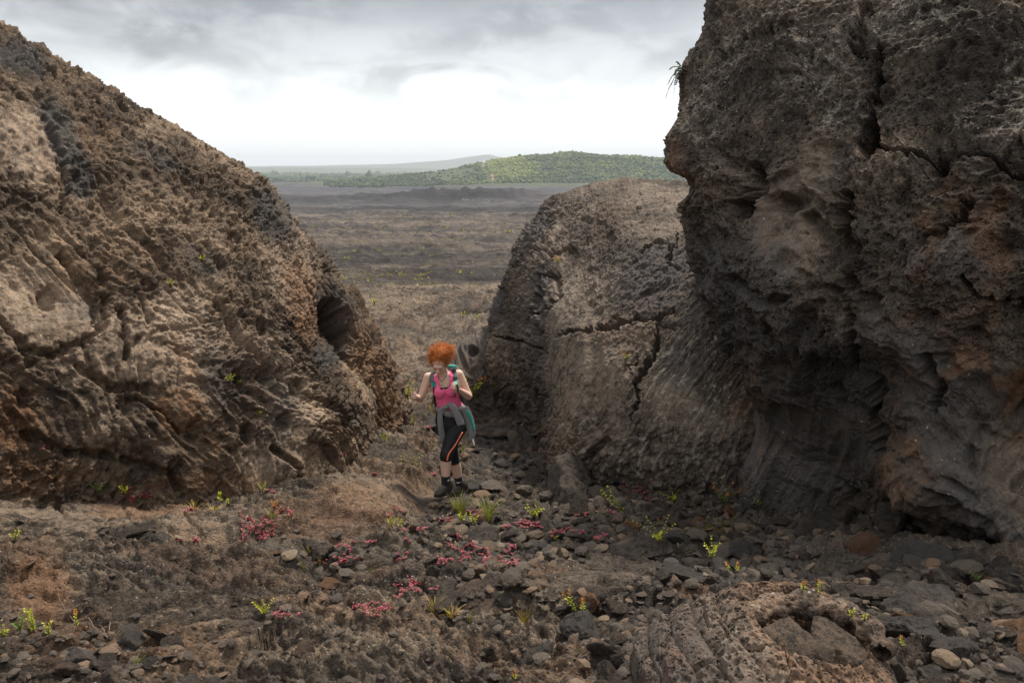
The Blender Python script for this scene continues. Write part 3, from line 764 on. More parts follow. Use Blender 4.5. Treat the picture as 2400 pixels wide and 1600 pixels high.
        zones = {'calm': calm, 'rust': np.clip(np.maximum.reduce([0.8 * blob(px, py, 2130, 1110, 75, 90), 0.55 * blob(px, py, 2210, 690, 90, 100), .5 * blob(px, py, 2330, 650, 60, 130), 0.5 * blob(px, py, 2240, 500, 130, 130), 0.3 * blob(px, py, 1780, 600, 90, 60), .42 * blob(px, py, 1590, 350, 40, 120), .35 * blob(px, py, 1770, 950, 40, 140), .5 * blob(px, py, 2030, 320, 40, 60)]) * (0.55 + 1.0 * sstep(0.0, .5, n3(p * 5.5, 51))), 0, 1),
                 'pale': np.maximum(0.45 * upper * sstep(-.2, .4, n3(p * 1.4, 52)), 0.45 * blob(px, py, 1640, 330, 60, 130)),
                 'grey': np.clip(np.maximum.reduce([.85 * recess, .75 * sstep(420, 640, py) * (px > 0) * sstep(-.45, .2, n3(p * 1.1, 53)), .6 * blob(px, py, 2230, 900, 130, 160)]), 0, 1),
                 'lichen': np.clip(0.72 * upper * sstep(-.3, .3, n3(p * 1.5, 57)) - .3 * (1 - upper), -.35, .6)}
        drp = sstep(.12, .45, n2(c * 8 + .5 * w[:, 0], a * 2.4, 91)) * sstep(-.15, .3, n3(p * 1.3, 93))
        zones['rust'] = np.maximum(zones['rust'], .85 * drp * sstep(400, 480, py) * sstep(1180, 1080, py) * sstep(1900, 2060, px))
        zones['lichen'] = np.where(py > 900, 0, np.clip(zones['lichen'], 0, 1)) 
        return d, zones
    o = rock_from_loft('lava_cliff', rows, [90, 100, 100, 100, 110, 110, 50, 20, 10, 12, 14, 16, 30], [26, 50, 56, 62, 70, 74, 74, 74, 78, 78, 70, 30, 14, 8, 4], shape, M_CLIFF, flow_ang=R(20), stretch=0.5)
    tag(o, 'towering dark pitted lava cliff overhanging at the right', 'rock')

# ---- small purple-brown shoulder in the gap behind
def build_shoulder():
    F = [
        [(1010, 1010, 11.6), (1070, 1020, 11.3), (1140, 1020, 11.3), (1230, 1010, 11.8)],
        [(1022, 930, 11.8), (1075, 940, 11.4), (1140, 940, 11.4), (1230, 930, 11.9)],
        [(1042, 860, 12.0), (1090, 860, 11.7), (1145, 850, 11.7), (1230, 840, 12.1)],
        [(1075, 812, 12.4), (1105, 800, 12.2), (1150, 780, 12.2), (1230, 770, 12.5)],
        [(1098, 795, 12.7), (1120, 782, 12.6), (1150, 764, 12.6), (1230, 750, 12.8)],
    ]
    rows = []
    for k, r in enumerate(F):
        fr = [at(*q) for q in r]
        rows.append(fr + [np.array([fr[-1][0] + .1, 13.6, fr[-1][2] - .1]), np.array([fr[1][0] + .1, 13.9, fr[0][2] - .1])])
    rows = close_up(rows, lift=-0.02)
    def shape(p, N, a, c, px, py):
        A = a * .35 + .15 * n3(p * 1.4, 3); C = c + .15 * n3(p * 1.4, 4)
        d = .05 * fbm3(p * 1.2, 3, 5) + .04 * ridge2(A * 5, C * 6, 3, 9) + .02 * ridge2(A * 14, C * 14, 2, 19)
        d -= .22 * sstep(1.2, .7, np.hypot((px - 1107) / 12, (py - 822) / 12))
        return d, {'grey': .5 + .3 * n3(p * 2, 5), 'pale': .3 + 0 * a, 'rust': .2 + 0 * a}
    o = rock_from_loft('lava_boulder', rows, [26, 26, 30, 12, 10, 12], [30, 34, 34, 22, 12, 8, 4], shape, M_DOME, flow_ang=R(-35))
    tag(o, 'purplish boulder tucked behind the cracked dome, beside the hiker', 'rock')
# ------------------------------------------------------------------ the ground, one sheet to the horizon
GY = [-400, -60, -30, -8, -3, 0, 2.3, 4, 5.5, 7, 7.7, 9, 10.5, 12, 13.5, 15, 17, 19, 20.5, 22, 25, 29, 34, 40, 60, 90, 150, 350, 700, 1500, 4000, 40000]
GZ = [9, 6.5, 5, 3.3, 2.5, 2.0, 1.66, 1.12, .62, .16, -.02, -.17, -.2, -.28, -.22, -.12, .1, .2, .2, .1, -.45, -1.1, -2.0, -2.8, -4.6, -6.7, -9.8, -18, -28, -41, -50, -50]
def pchip_like(y):
    t = np.arcsinh(np.asarray(y, float) / 6.0); T = np.arcsinh(np.array(GY) / 6.0)
    z = np.interp(t, T, GZ)
    e = 0.04
    return 0.25 * np.interp(t - e, T, GZ) + 0.5 * z + 0.25 * np.interp(t + e, T, GZ)

def ground_base(x, y):
    x = np.asarray(x, float); y = np.asarray(y, float)
    z = pchip_like(y)
    near = sstep(13, 8, y)
    z = z + near * 0.095 * np.maximum(-1.0 - x, 0) * sstep(-6, 3, y)
    z = z + near * 0.06 * np.maximum(x - 0.8, 0) * sstep(1, 4, y)
    z = z + 0.26 * sstep(-0.72, -1.15, x) * sstep(-2.7, -1.5, x) * sstep(4.6, 6.0, y) * sstep(11.0, 8.6, y)        # shoulder left of the gully
    z = z + 0.15 * sstep(-1.05, -1.6, x) * sstep(7.4, 8.6, y) * sstep(12, 10, y)
    z = z - 0.12 * np.exp(-((x - 0.15) / .7) ** 2 - ((y - 6.7) / 1.0) ** 2)
    z = z + 0.16 * np.exp(-((x + 1.6) / 1.3) ** 2 - ((y - 4.9) / .5) ** 2)                   # pale shelf on the left
    z = z - 0.10 * np.exp(-((x + 1.3) / 1.5) ** 2 - ((y - 4.1) / .35) ** 2)
    z = z + 0.10 * np.exp(-((x - 0.55) / .5) ** 2 - ((y - 3.75) / .35) ** 2)                 # smooth hump right of centre
    z = z + 0.12 * np.exp(-((x - 1.2) / .6) ** 2 - ((y - 2.75) / .35) ** 2)
    # long swells on the plain, low ridge, distant hill and mountain
    far = sstep(22, 60, y)
    sw = fbm2(x / 60, y / 22, 4, 301)
    z = z + far * sw * np.clip(y / 220, 0, 1.6)
    zr = 700.0
    rx = (x + 45) / 1.0
    rid = np.exp(-((y - zr - 14 * n2(x / 40, x * 0, 7)) / 26) ** 2)
    prof = np.interp(x, [-420, -260, -215, -180, -120, -60, 20, 90, 200], [0, .20, .42, .28, .62, 1.0, .85, .45, .2])
    z = z + rid * prof * (12.0 + 2.5 * n2(x / 7, y / 7, 9))
    z = z + 8.5 * np.exp(-(((x + 80) / 17) ** 2 + ((y - 1250) / 26) ** 2)) 
    return z

HILL_Y = 1900.0
def hill(x, y):
    pr = np.interp(x, [-700, -520, -400, -300, -210, -160, -100, -20, 60, 120, 200, 300, 420, 600, 900], [0, 5, 11, 16, 24, 33, 43, 58, 67, 70, 68, 61, 48, 22, 0])
    k = np.exp(-np.abs((y - HILL_Y) / 300.0) ** 2.4)
    z = pr * k * (1 + 0.06 * n2(x / 70, y / 70, 5))
    z = z + 5 * sstep(2300, 2700, y) * (x < 300) * (0.6 + 0.5 * n2(x / 400, y / 200, 7))
    mt = np.exp(-((y - 9000) / 900) ** 2) * np.interp(x, [-5200, -3400, -2200, -1300, -700, -330, -240, -80, 300], [22, 30, 40, 60, 100, 155, 160, 120, 60])
    mt = mt + np.exp(-((y - 6200) / 500) ** 2) * np.interp(x, [-4000, -2600, -1500, -800, 0], [38, 34, 30, 26, 0])
    return z + mt

def rubble_amount(x, y, px, py):
    r = sstep(-0.75, -0.25, x + 0.25 * n2(x * .9, y * .9, 77)) * sstep(13, 11, y)
    gul = sstep(5.2, 6.2, y) * sstep(11.5, 10, y) * sstep(-1.0, -.7, x)
    r = np.maximum(r * sstep(-.35, .15, fbm2(x * .8, y * .8, 2, 78) + .15), gul)
    for b in [(1390, 1350, 150, 45, -8), (1760, 1470, 260, 95, 12), (1130, 1560, 120, 40, 0), (780, 1420, 230, 120, 15), (1450, 1130, 10, 10, 0)]:
        r = r * (1 - blob(px, py, *b))
    r = np.maximum(r, 0.9 * blob(px, py, 330, 1250, 130, 22, 4))
    r = np.maximum(r, 0.4 * blob(px, py, 250, 1530, 330, 60, 8))
    r = np.maximum(r, 0.5 * blob(px, py, 760, 1310, 120, 60, 8))
    return r

def ground_detail(x, y):
    """Near relief in metres added on the base, and the masks used by the material."""
    z0 = ground_base(x, y)
    px, py, _ = proj(np.stack([x, y, z0], 1))
    rb = rubble_amount(x, y, px, py)
    wx = 0.12 * n2(x * 1.6, y * 1.6, 81); wy = 0.12 * n2(x * 1.6, y * 1.6, 82)
    X, Y = x + wx, y + wy
    h = 0.085 * fbm2(x * .9, y * .9, 3, 83)
    fade = np.clip(9.0 / np.maximum(y, 1.0), 0, 1)
    # ropy skin, creases running across the slope
    th = 0.5 * n2(x * .45, y * .45, 84) + np.where(x < -1.0, 0.25, -0.35)
    u = X * np.cos(th) + Y * np.sin(th); v = -X * np.sin(th) + Y * np.cos(th)
    rope = ridge2(u * 1.1, v * 4.2, 4, 85, .58)
    smooth_ = np.maximum.reduce([blob(px, py, 210, 1200, 330, 40, 3), blob(px, py, 880, 1150, 130, 45, 8), blob(px, py, 1400, 1345, 150, 40, -8)])
    h += (1 - rb) * (0.065 - .040 * smooth_) * rope
    h += (1 - rb) * (0.024 - .012 * smooth_) * ridge2(u * 5, v * 13, 3, 86, .6)
    h += (0.009 - .004 * smooth_) * fbm2(x * 14, y * 14, 4, 87, .62)
    fl = .034 * flakes(u * 1.3, v * 2.6, 400, 1.2, .25) + .026 * flakes(u * 4, v * 9, 401) + .013 * flakes(u * 11, v * 20, 403) + .007 * flakes(u * 26, v * 40, 405)
    h += fl * (1 - .75 * smooth_) * sstep(14, 11, y)
    wall = blob(px, py, 850, 1085, 140, 70, -30)
    uu = x * .55 + y * .83; vv = -x * .83 + y * .55
    h += wall * (.07 * flakes(uu * 1.6, vv * 5, 407) + .04 * flakes(uu * 4, vv * 13, 409))
    # clinker: stones of several sizes pushed out of the surface
    for sc, am, sd in ((4.2, .085, 3), (8.5, .042, 4), (17, .020, 5), (34, .009, 6)):
        f1, f2, rn, ox, oy = worley2(X * sc + .2 * n2(x * sc * 2, y * sc * 2, sd), Y * sc + .2 * n2(x * sc * 2, y * sc * 2, sd + 9), sd)
        edge = sstep(0.0, 0.45, f2 - f1)
        st = edge * (0.35 + .65 * rn[:, 0]) + 0.6 * edge * ((rn[:, 1] - .5) * ox + (rn[:, 2] - .5) * oy) * 2
        w = rb if sc < 10 else np.maximum(rb, .2 * (1 - smooth_))
        h += am * w * (st - .45)
    jg = 7 * n2(px / 22, py / 14, 3)
    for pts in ([(0, 1178), (150, 1190), (300, 1200), (480, 1212), (590, 1220)], [(285, 1180), (308, 1215), (400, 1238)], [(120, 1172), (160, 1205), (300, 1232)], [(430, 1205), (470, 1240)], [(820, 1140), (900, 1165), (960, 1200)], [(860, 1185), (930, 1150)], [(560, 1300), (700, 1330), (850, 1325)], [(420, 1370), (600, 1400), (760, 1390)], [(1260, 1400), (1330, 1340), (1480, 1325)], [(250, 1310), (420, 1330), (560, 1365)]):
        dd, _ = polydist(px + jg, (py + .5 * jg), pts)
        h -= .035 * sstep(6.5, 2.0, dd) * (y < 9)
    # pahoehoe hump beyond the gully: broad plates with broken edges
    hump = sstep(11.5, 14, y) * sstep(60, 30, y)
    f1, f2, rn, ox, oy = worley2(X * .62 + .3 * n2(x * .5, y * .5, 5), Y * .36, 8)
    h += hump * (.10 * (rn[:, 0] - .5) * sstep(0.0, .18, f2 - f1) - .12 * sstep(.06, 0, f2 - f1) * (rn[:, 1] > .45))
    h += hump * .05 * ridge2(X * 1.3, Y * 2.0, 4, 88)
    stand = sstep(.55, .25, np.hypot(x + .64, y - 7.62))
    h = h * (1 - .9 * stand) + stand * (.10 - .34 * (y - 7.45) - z0)
    mid = sstep(30, 60, y) * sstep(900, 300, y)
    h += mid * (.22 * ridge2(x / 5.0, y / 4.0, 4, 89) + .35 * ridge2(x / 18, y / 11, 3, 90)) * np.clip(y / 60, .6, 2.2)
    h += sstep(200, 500, y) * 1.0 * ridge2(x / 45, y / 30, 4, 91) * sstep(1500, 900, y)
    h += sstep(500, 900, y) * sstep(1650, 1400, y) * 1.6 * ridge2(x / 80, y / 50, 4, 92)
    return h, rb, smooth_, px, py

def GH(x, y):
    """Finished ground height at scattered points."""
    x = np.atleast_1d(np.asarray(x, float)); y = np.atleast_1d(np.asarray(y, float))
    return ground_base(x, y) + ground_detail(x, y)[0]

def hit(px, py):
    """Where the pixel's ray meets the near ground."""
    D = np.linspace(1.6, 45, 1200)
    P = np.array([at(px, py, d) for d in D])
    g = ground_base(P[:, 0], P[:, 1])
    k = np.argmax(P[:, 2] < g)
    lo, hi = D[max(k - 1, 0)], D[k]
    DD = np.linspace(lo, hi, 24); Q = np.array([at(px, py, d) for d in DD])
    g = GH(Q[:, 0], Q[:, 1]); k = np.argmax(Q[:, 2] < g) if (Q[:, 2] < g).any() else 12
    q = Q[k].copy(); q[2] = g[k]
    return q

def ground_mat():
    m, t = new_mat('lava_ground')
    out = t.n('ShaderNodeOutputMaterial'); b = t.n('ShaderNodeBsdfPrincipled'); t.l(b.outputs[0], out.inputs[0])
    pos = t.n('ShaderNodeTexCoord').outputs['Object']
    far = t.attr('far'); hillm = t.attr('hillmask')
    flow = t.attr('flow', 'Vector')
    n1 = t.noise(pos, 0.8, 6, .6, .4); n2_ = t.noise(flow, 6, 7, .62, .5); n3_ = t.noise(pos, 19, 8, .68, .2); n4 = t.noise(pos, 85, 4, .7)
    a = t.math('MULTIPLY_ADD', t.math('SUBTRACT', n1, .5), 1.0, .5)
    a = t.math('MULTIPLY_ADD', t.math('SUBTRACT', n2_, .5), 1.0, a)
    a = t.math('MULTIPLY_ADD', t.math('SUBTRACT', n3_, .5), 1.4, a)
    near = t.ramp(a, [(0.2, (.020, .014, .010)), (.5, (.072, .054, .039)), (.82, (.20, .15, .106))])
    g = t.math('MULTIPLY_ADD', t.math('SUBTRACT', n4, .5), 2.4, 1.0)
    near = t.mix(1.0, near, g, 'MULTIPLY')
    wob = t.math('MULTIPLY_ADD', t.math('SUBTRACT', n3_, .5), 1.7, t.math('MULTIPLY', t.math('SUBTRACT', n2_, .5), 1.2))
    def zone(nm, col, c, k=.85, sh=.3):
        f = t.smooth(t.math('ADD', t.attr(nm), wob), .5 - sh, .5 + sh)
        f = t.math('MULTIPLY', f, t.math('MULTIPLY', t.smooth(t.attr(nm), .02, .2), k))
        return t.mix(f, c, t.mix(1.0, col, g, 'MULTIPLY'))
    near = zone('grey', (.055, .050, .047), near)
    near = zone('pale', (.215, .158, .110), near)
    near = zone('rust', (.24, .115, .052), near, .48, .6)
    near = zone('moss', (.075, .060, .014), near)
    # pale grit
    vs = t.voro(pos, 60, out='Color'); sc = t.n('ShaderNodeSeparateColor'); t.l(vs, sc.inputs[0])
    gr = t.math('MULTIPLY', t.math('LESS_THAN', t.voro(pos, 60), .26), t.math('LESS_THAN', sc.outputs[0], .07))
    near = t.mix(t.math('MULTIPLY', gr, .8), near, (.34, .28, .20))
    # the plain: bands of old and young lava
    ps = t.n('ShaderNodeMapping'); ps.inputs['Scale'].default_value = (0.05, 0.10, 0.05); t.l(pos, ps.inputs[0])
    ps2 = t.n('ShaderNodeMapping'); ps2.inputs['Scale'].default_value = (0.004, 0.012, 0.004); t.l(pos, ps2.inputs[0])
    f1 = t.noise(ps.outputs[0], 1.0, 9, .65, .6); f2 = t.noise(ps2.outputs[0], 1.0, 8, .62, .5); f3 = t.noise(pos, 0.9, 8, .75)
    fa = t.math('MULTIPLY_ADD', t.math('SUBTRACT', f2, .5), 1.5, .5)
    fa = t.math('MULTIPLY_ADD', t.math('SUBTRACT', f1, .5), 1.1, fa)
    fa = t.math('MULTIPLY_ADD', t.math('SUBTRACT', f3, .5), .9, fa)
    pl = t.ramp(fa, [(.28, (.016, .013, .012)), (.5, (.062, .050, .044)), (.74, (.17, .132, .102))])
    c = t.mix(far, near, pl)
    yl = t.math('MULTIPLY', t.smooth(t.noise(ps.outputs[0], 2.4, 7, .7), .56, .72), t.attr('scrub'))
    c = t.mix(t.math('MULTIPLY', yl, .5), c, (.20, .165, .05))
    # deep lava beyond, dusty clearings and soil under the forest
    c = t.mix(t.attr('young'), c, t.ramp(fa, [(.28, (.011, .011, .013)), (.5, (.031, .029, .033)), (.74, (.068, .062, .063))]))
    soil = t.ramp(t.noise(pos, .03, 6, .65), [(.3, (.035, .048, .018)), (.7, (.07, .085, .030))])
    c = t.mix(hillm, c, soil)
    c = t.mix(t.smooth(t.math('ADD', t.attr('clear'), t.math('SUBTRACT', t.noise(pos, .06, 7, .7), .5)), .4, .6), c, t.ramp(t.noise(pos, .05, 6, .7), [(.35, (.10, .075, .065)), (.65, (.24, .18, .145))]))
    c = t.mix(t.smooth(t.math('ADD', t.attr('track'), t.math('SUBTRACT', t.noise(pos, .08, 6, .7), .5)), .35, .6), c, (.30, .20, .11))
    c = t.mix(t.math('MULTIPLY', t.smooth(t.math('ADD', t.attr('ash'), t.math('MULTIPLY', t.math('SUBTRACT', t.noise(pos, .25, 6, .7), .5), 2.0)), .45, .7), .8), c, (.20, .18, .175))
    t.l(c, b.inputs['Base Color'])
    b.inputs['Roughness'].default_value = .9; b.inputs['Specular IOR Level'].default_value = .3
    h = t.math('MULTIPLY_ADD', t.noise(flow, 30, 7, .65, .4), .6, t.math('MULTIPLY', t.noise(pos, 55, 7, .7), .7))
    h = t.math('MULTIPLY_ADD', t.smooth(t.voro(pos, 48), .04, .4), .35, h)
    bp = t.n('ShaderNodeBump'); bp.inputs['Strength'].default_value = .9
    t.val(.030, bp.inputs['Distance']); t.l(h, bp.inputs['Height'])
    hf = t.math('MULTIPLY', t.noise(ps.outputs[0], 6.0, 8, .7), far)
    bp2 = t.n('ShaderNodeBump'); bp2.inputs['Strength'].default_value = .8; bp2.inputs['Distance'].default_value = 2.2
    t.l(hf, bp2.inputs['Height']); t.l(bp.outputs[0], bp2.inputs['Normal']); t.l(bp2.outputs[0], b.inputs['Normal'])
    return m
M_GROUND = ground_mat()

def build_ground():
    q = QUAL
    def geo(a, b, k):
        n = int(math.log(b / a) / (k / q)); return np.exp(np.linspace(math.log(a), math.log(b), n, endpoint=False))
    r = np.concatenate([[0.02], geo(.3, 1.7, .05), geo(1.7, 13, .0032), geo(13, 120, .0065), geo(120, 3000, .011), geo(3000, 15000, .03), [15000]])
    half = R(38); na = int(620 * q)
    ang = np.concatenate([np.linspace(-half, half, na), np.linspace(half, 2 * math.pi - half, 70)[1:-1]])
    rr, aa = np.meshgrid(r, ang, indexing='ij')
    # ring the sheet round the camera's foot, lengthwise stretched
    x = (rr * np.sin(aa)).ravel(); y = (rr * np.cos(aa)).ravel()
    z0 = ground_base(x, y)
    h, rb, sm, px, py = ground_detail(x, y)
    hl = hill(x, y)
    z = z0 + h + hl
    # keep the ends of the sheet level behind the camera
    me = mesh_np('ground', np.stack([x, y, z], 1), grid_quads(len(r), len(ang), True)[:, ::-1])
    th = np.where(x < -1, .25, -.35)
    attr(me, 'flow', np.stack([(x * np.cos(th) + y * np.sin(th)) * .28, -x * np.sin(th) + y * np.cos(th), z * .3], 1), 'FLOAT_VECTOR')
    far = sstep(24, 60, y)
    attr(me, 'far', far)
    B = lambda *a: blob(px, py, *a)
    attr(me, 'rust', np.clip(np.maximum.reduce([.95 * B(90, 1370, 80, 60, 12), .45 * B(60, 1290, 100, 40, 0), .6 * B(330, 1190, 120, 25, 3), .55 * B(850, 1180, 110, 35, 5), .5 * B(300, 1520, 260, 50, 5), .45 * B(760, 1230, 160, 50, 5), .4 * B(1320, 1530, 120, 50), .5 * B(1620, 1380, 60, 20), .4 * B(970, 1110, 60, 30), .45 * B(30, 1120, 160, 40), .4 * B(140, 1450, 120, 40), .3 * sstep(.2, .6, fbm2(x * 1.1, y * 1.1, 2, 311)) * (1 - far)]), 0, 1))
    attr(me, 'pale', np.clip(np.maximum.reduce([.5 * B(210, 1200, 330, 42, 3), .6 * B(880, 1155, 120, 45, 8), .5 * B(500, 1245, 120, 22, 5), .45 * B(1000, 1500, 200, 80), .4 * B(760, 1540, 200, 50), .55 * sstep(12, 15, y) * sstep(50, 28, y) * sstep(-.4, .2, n2(x * .25, y * .25, 8)), .35 * (1 - rb) * (1 - far) * sstep(0, .5, fbm2(x * .8, y * .8, 2, 312))]), 0, 1))
    attr(me, 'grey', np.clip(np.maximum.reduce([.75 * B(1250, 1060, 170, 90), .5 * B(1800, 1380, 500, 120), .5 * B(400, 1330, 300, 60, 8), .4 * rb, .4 * (1 - far) * sstep(0, .5, fbm2(x * .7, y * .7, 2, 313))]), 0, 1))
    attr(me, 'moss', .75 * B(1670, 1235, 90, 22, -4))
    attr(me, 'scrub', sstep(16, 30, y) * sstep(700, 250, y))
    attr(me, 'young', np.clip(sstep(250, 600, y + 60 * n2(x / 60, y / 60, 7)) * sstep(1700, 1500, y) * .85 + sstep(2300, 1900, y) * sstep(1400, 1600, y) * (x < -180 + 60 * n2(x / 50, y / 50, 6)) * (hl < 9) * .85, 0, 1))
    hm = np.maximum(sstep(3, 9, hl + 2.5 * n2(x / 40, y / 40, 3)), sstep(2250, 2450, y)) * sstep(1400, 1500, y)
    attr(me, 'hillmask', np.clip(hm, 0, 1))
    attr(me, 'clear', .95 * B(1050, 408, 75, 24, -8) * (y > 1400) * (y < 2600))
    attr(me, 'track', np.maximum(.8 * sstep(1.6, .5, polydist(px, py, [(1136, 380), (1133, 390), (1138, 400), (1148, 412), (1152, 424), (1155, 440)])[0] / (3 + 5 * B(1150, 418, 18, 10))), .8 * B(1165, 374, 14, 4)) * (y > 1400) * (y < 2600))
    attr(me, 'ash', B(1150, 472, 120, 9, 4) * (y > 600) * (y < 760) * .42)
    o = link('ground', me, M_GROUND)
    tag(o, 'dark lava ground running from the stony gully to the plain and hill', 'ground', kind='structure')
    return o
# ------------------------------------------------------------------ ray casting on what is built so far
def cast(px, py):
    """First surface behind a photo pixel (the rocks and the ground are already built)."""
    d = at(px, py, 1.0) - CAM; d = Vector(d).normalized()
    ok, loc, nor, idx, ob, mx = SC.ray_cast(bpy.context.view_layer.depsgraph, Vector(CAM), d, distance=80)
    return (np.array(loc), np.array(nor), ob) if ok else (None, None, None)

def drop(x, y, top=9.0):
    ok, loc, nor, idx, ob, mx = SC.ray_cast(bpy.context.view_layer.depsgraph, Vector((x, y, top)), Vector((0, 0, -1)), distance=40)
    return (np.array(loc), np.array(nor), ob) if ok else (None, None, None)

# ------------------------------------------------------------------ loose stones
def ico(sub):
    bm = bmesh.new(); bmesh.ops.create_icosphere(bm, subdivisions=sub, radius=1.0)
    V = np.array([v.co[:] for v in bm.verts]); T = np.array([[v.index for v in f.verts] for f in bm.faces]); bm.free()
    return V / np.linalg.norm(V, axis=1)[:, None], T
ICO = {k: ico(k) for k in (1, 2, 3, 4, 5)}

def stone_shape(sub, seed, flat=0.7, cuts=11, rough=0.07, pits=0.0, long=1.0):
    """Broken lava stone of about unit radius: random fracture planes, then torn surface."""
    g = np.random.default_rng(seed)
    V, T = ICO[sub]
    n = g.normal(size=(cuts, 3)); n /= np.linalg.norm(n, axis=1)[:, None]
    dd = g.uniform(0.42, 0.95, cuts)
    dots = np.maximum(V @ n.T, 1e-3)
    r = np.minimum((dd / dots).min(1), 1.15)
    P = V * r[:, None] * np.array([long, 1.0, flat])
    q = P.astype(f32)
    d = rough * (fbm3(q * 2.6, 4, seed % 50) + .6 * ridge3(q * 4.5, 3, seed % 40 + 9))
    if pits:
        f1, rr = worley3(q * 6.5, seed % 30)
        d = d - pits * sstep(.42, .15, f1) * (rr > .35)
    P = P + V * d[:, None]
    return P, T

M_STONE = None
def stone_mat():
    m, t = new_mat('clinker')
    out = t.n('ShaderNodeOutputMaterial'); b = t.n('ShaderNodeBsdfPrincipled'); t.l(b.outputs[0], out.inputs[0])
    pos = t.n('ShaderNodeTexCoord').outputs['Object']; rnd = t.n('ShaderNodeObjectInfo').outputs['Random']
    tint = t.attr('tint')
    mp = t.n('ShaderNodeVectorMath', operation='ADD'); t.l(pos, mp.inputs[0])
    cb = t.n('ShaderNodeCombineXYZ'); t.val(t.math('MULTIPLY', rnd, 37.0), cb.inputs[0]); t.l(cb.outputs[0], mp.inputs[1])
    p = mp.outputs[0]
    n1 = t.noise(p, 1.6, 6, .62, .3); n2_ = t.noise(p, 7, 7, .68)
    k = t.math('MULTIPLY_ADD', t.math('SUBTRACT', n1, .5), 1.1, t.math('MULTIPLY_ADD', t.math('SUBTRACT', n2_, .5), 1.1, .5))
    dk = t.ramp(k, [(.2, (.024, .018, .014)), (.55, (.070, .053, .040)), (.85, (.155, .12, .09))])
    ru = t.ramp(k, [(.2, (.065, .033, .018)), (.55, (.17, .085, .042)), (.85, (.29, .18, .105))])
    gy = t.ramp(k, [(.2, (.030, .026, .023)), (.55, (.075, .064, .054)), (.85, (.145, .122, .10))])
    sel = t.math('FRACT', t.math('ADD', t.math('MULTIPLY', rnd, 7.31), tint))
    c = t.mix(t.math('GREATER_THAN', sel, .72), dk, gy)
    c = t.mix(t.math('GREATER_THAN', sel, .90), c, ru)
    c = t.mix(t.math('MULTIPLY', t.smooth(t.noise(p, 3.1, 5, .6), .56, .7), .55), c, ru)
    g = t.math('MULTIPLY_ADD', t.math('SUBTRACT', t.noise(p, 30, 4, .7), .5), 1.4, 1.0)
    c = t.mix(1.0, c, g, 'MULTIPLY'); t.l(c, b.inputs['Base Color'])
    b.inputs['Roughness'].default_value = .88; b.inputs['Specular IOR Level'].default_value = .3
    h = t.math('MULTIPLY_ADD', t.noise(p, 12, 8, .7), 1.0, t.math('MULTIPLY', t.smooth(t.voro(p, 11), .05, .35), .35))
    bp = t.n('ShaderNodeBump'); bp.inputs['Strength'].default_value = .8; bp.inputs['Distance'].default_value = .09
    t.l(h, bp.inputs['Height']); t.l(bp.outputs[0], b.inputs['Normal'])
    return m

def rock_piece(name, P, T, mat, zones=None):
    me = mesh_np(name, P, None, T)
    attr(me, 'flow', np.stack([P[:, 0], P[:, 1], P[:, 2]], 1), 'FLOAT_VECTOR')
    for z in ZONES: attr(me, z, np.full(len(P), (zones or {}).get(z, 0.0)))
    return me

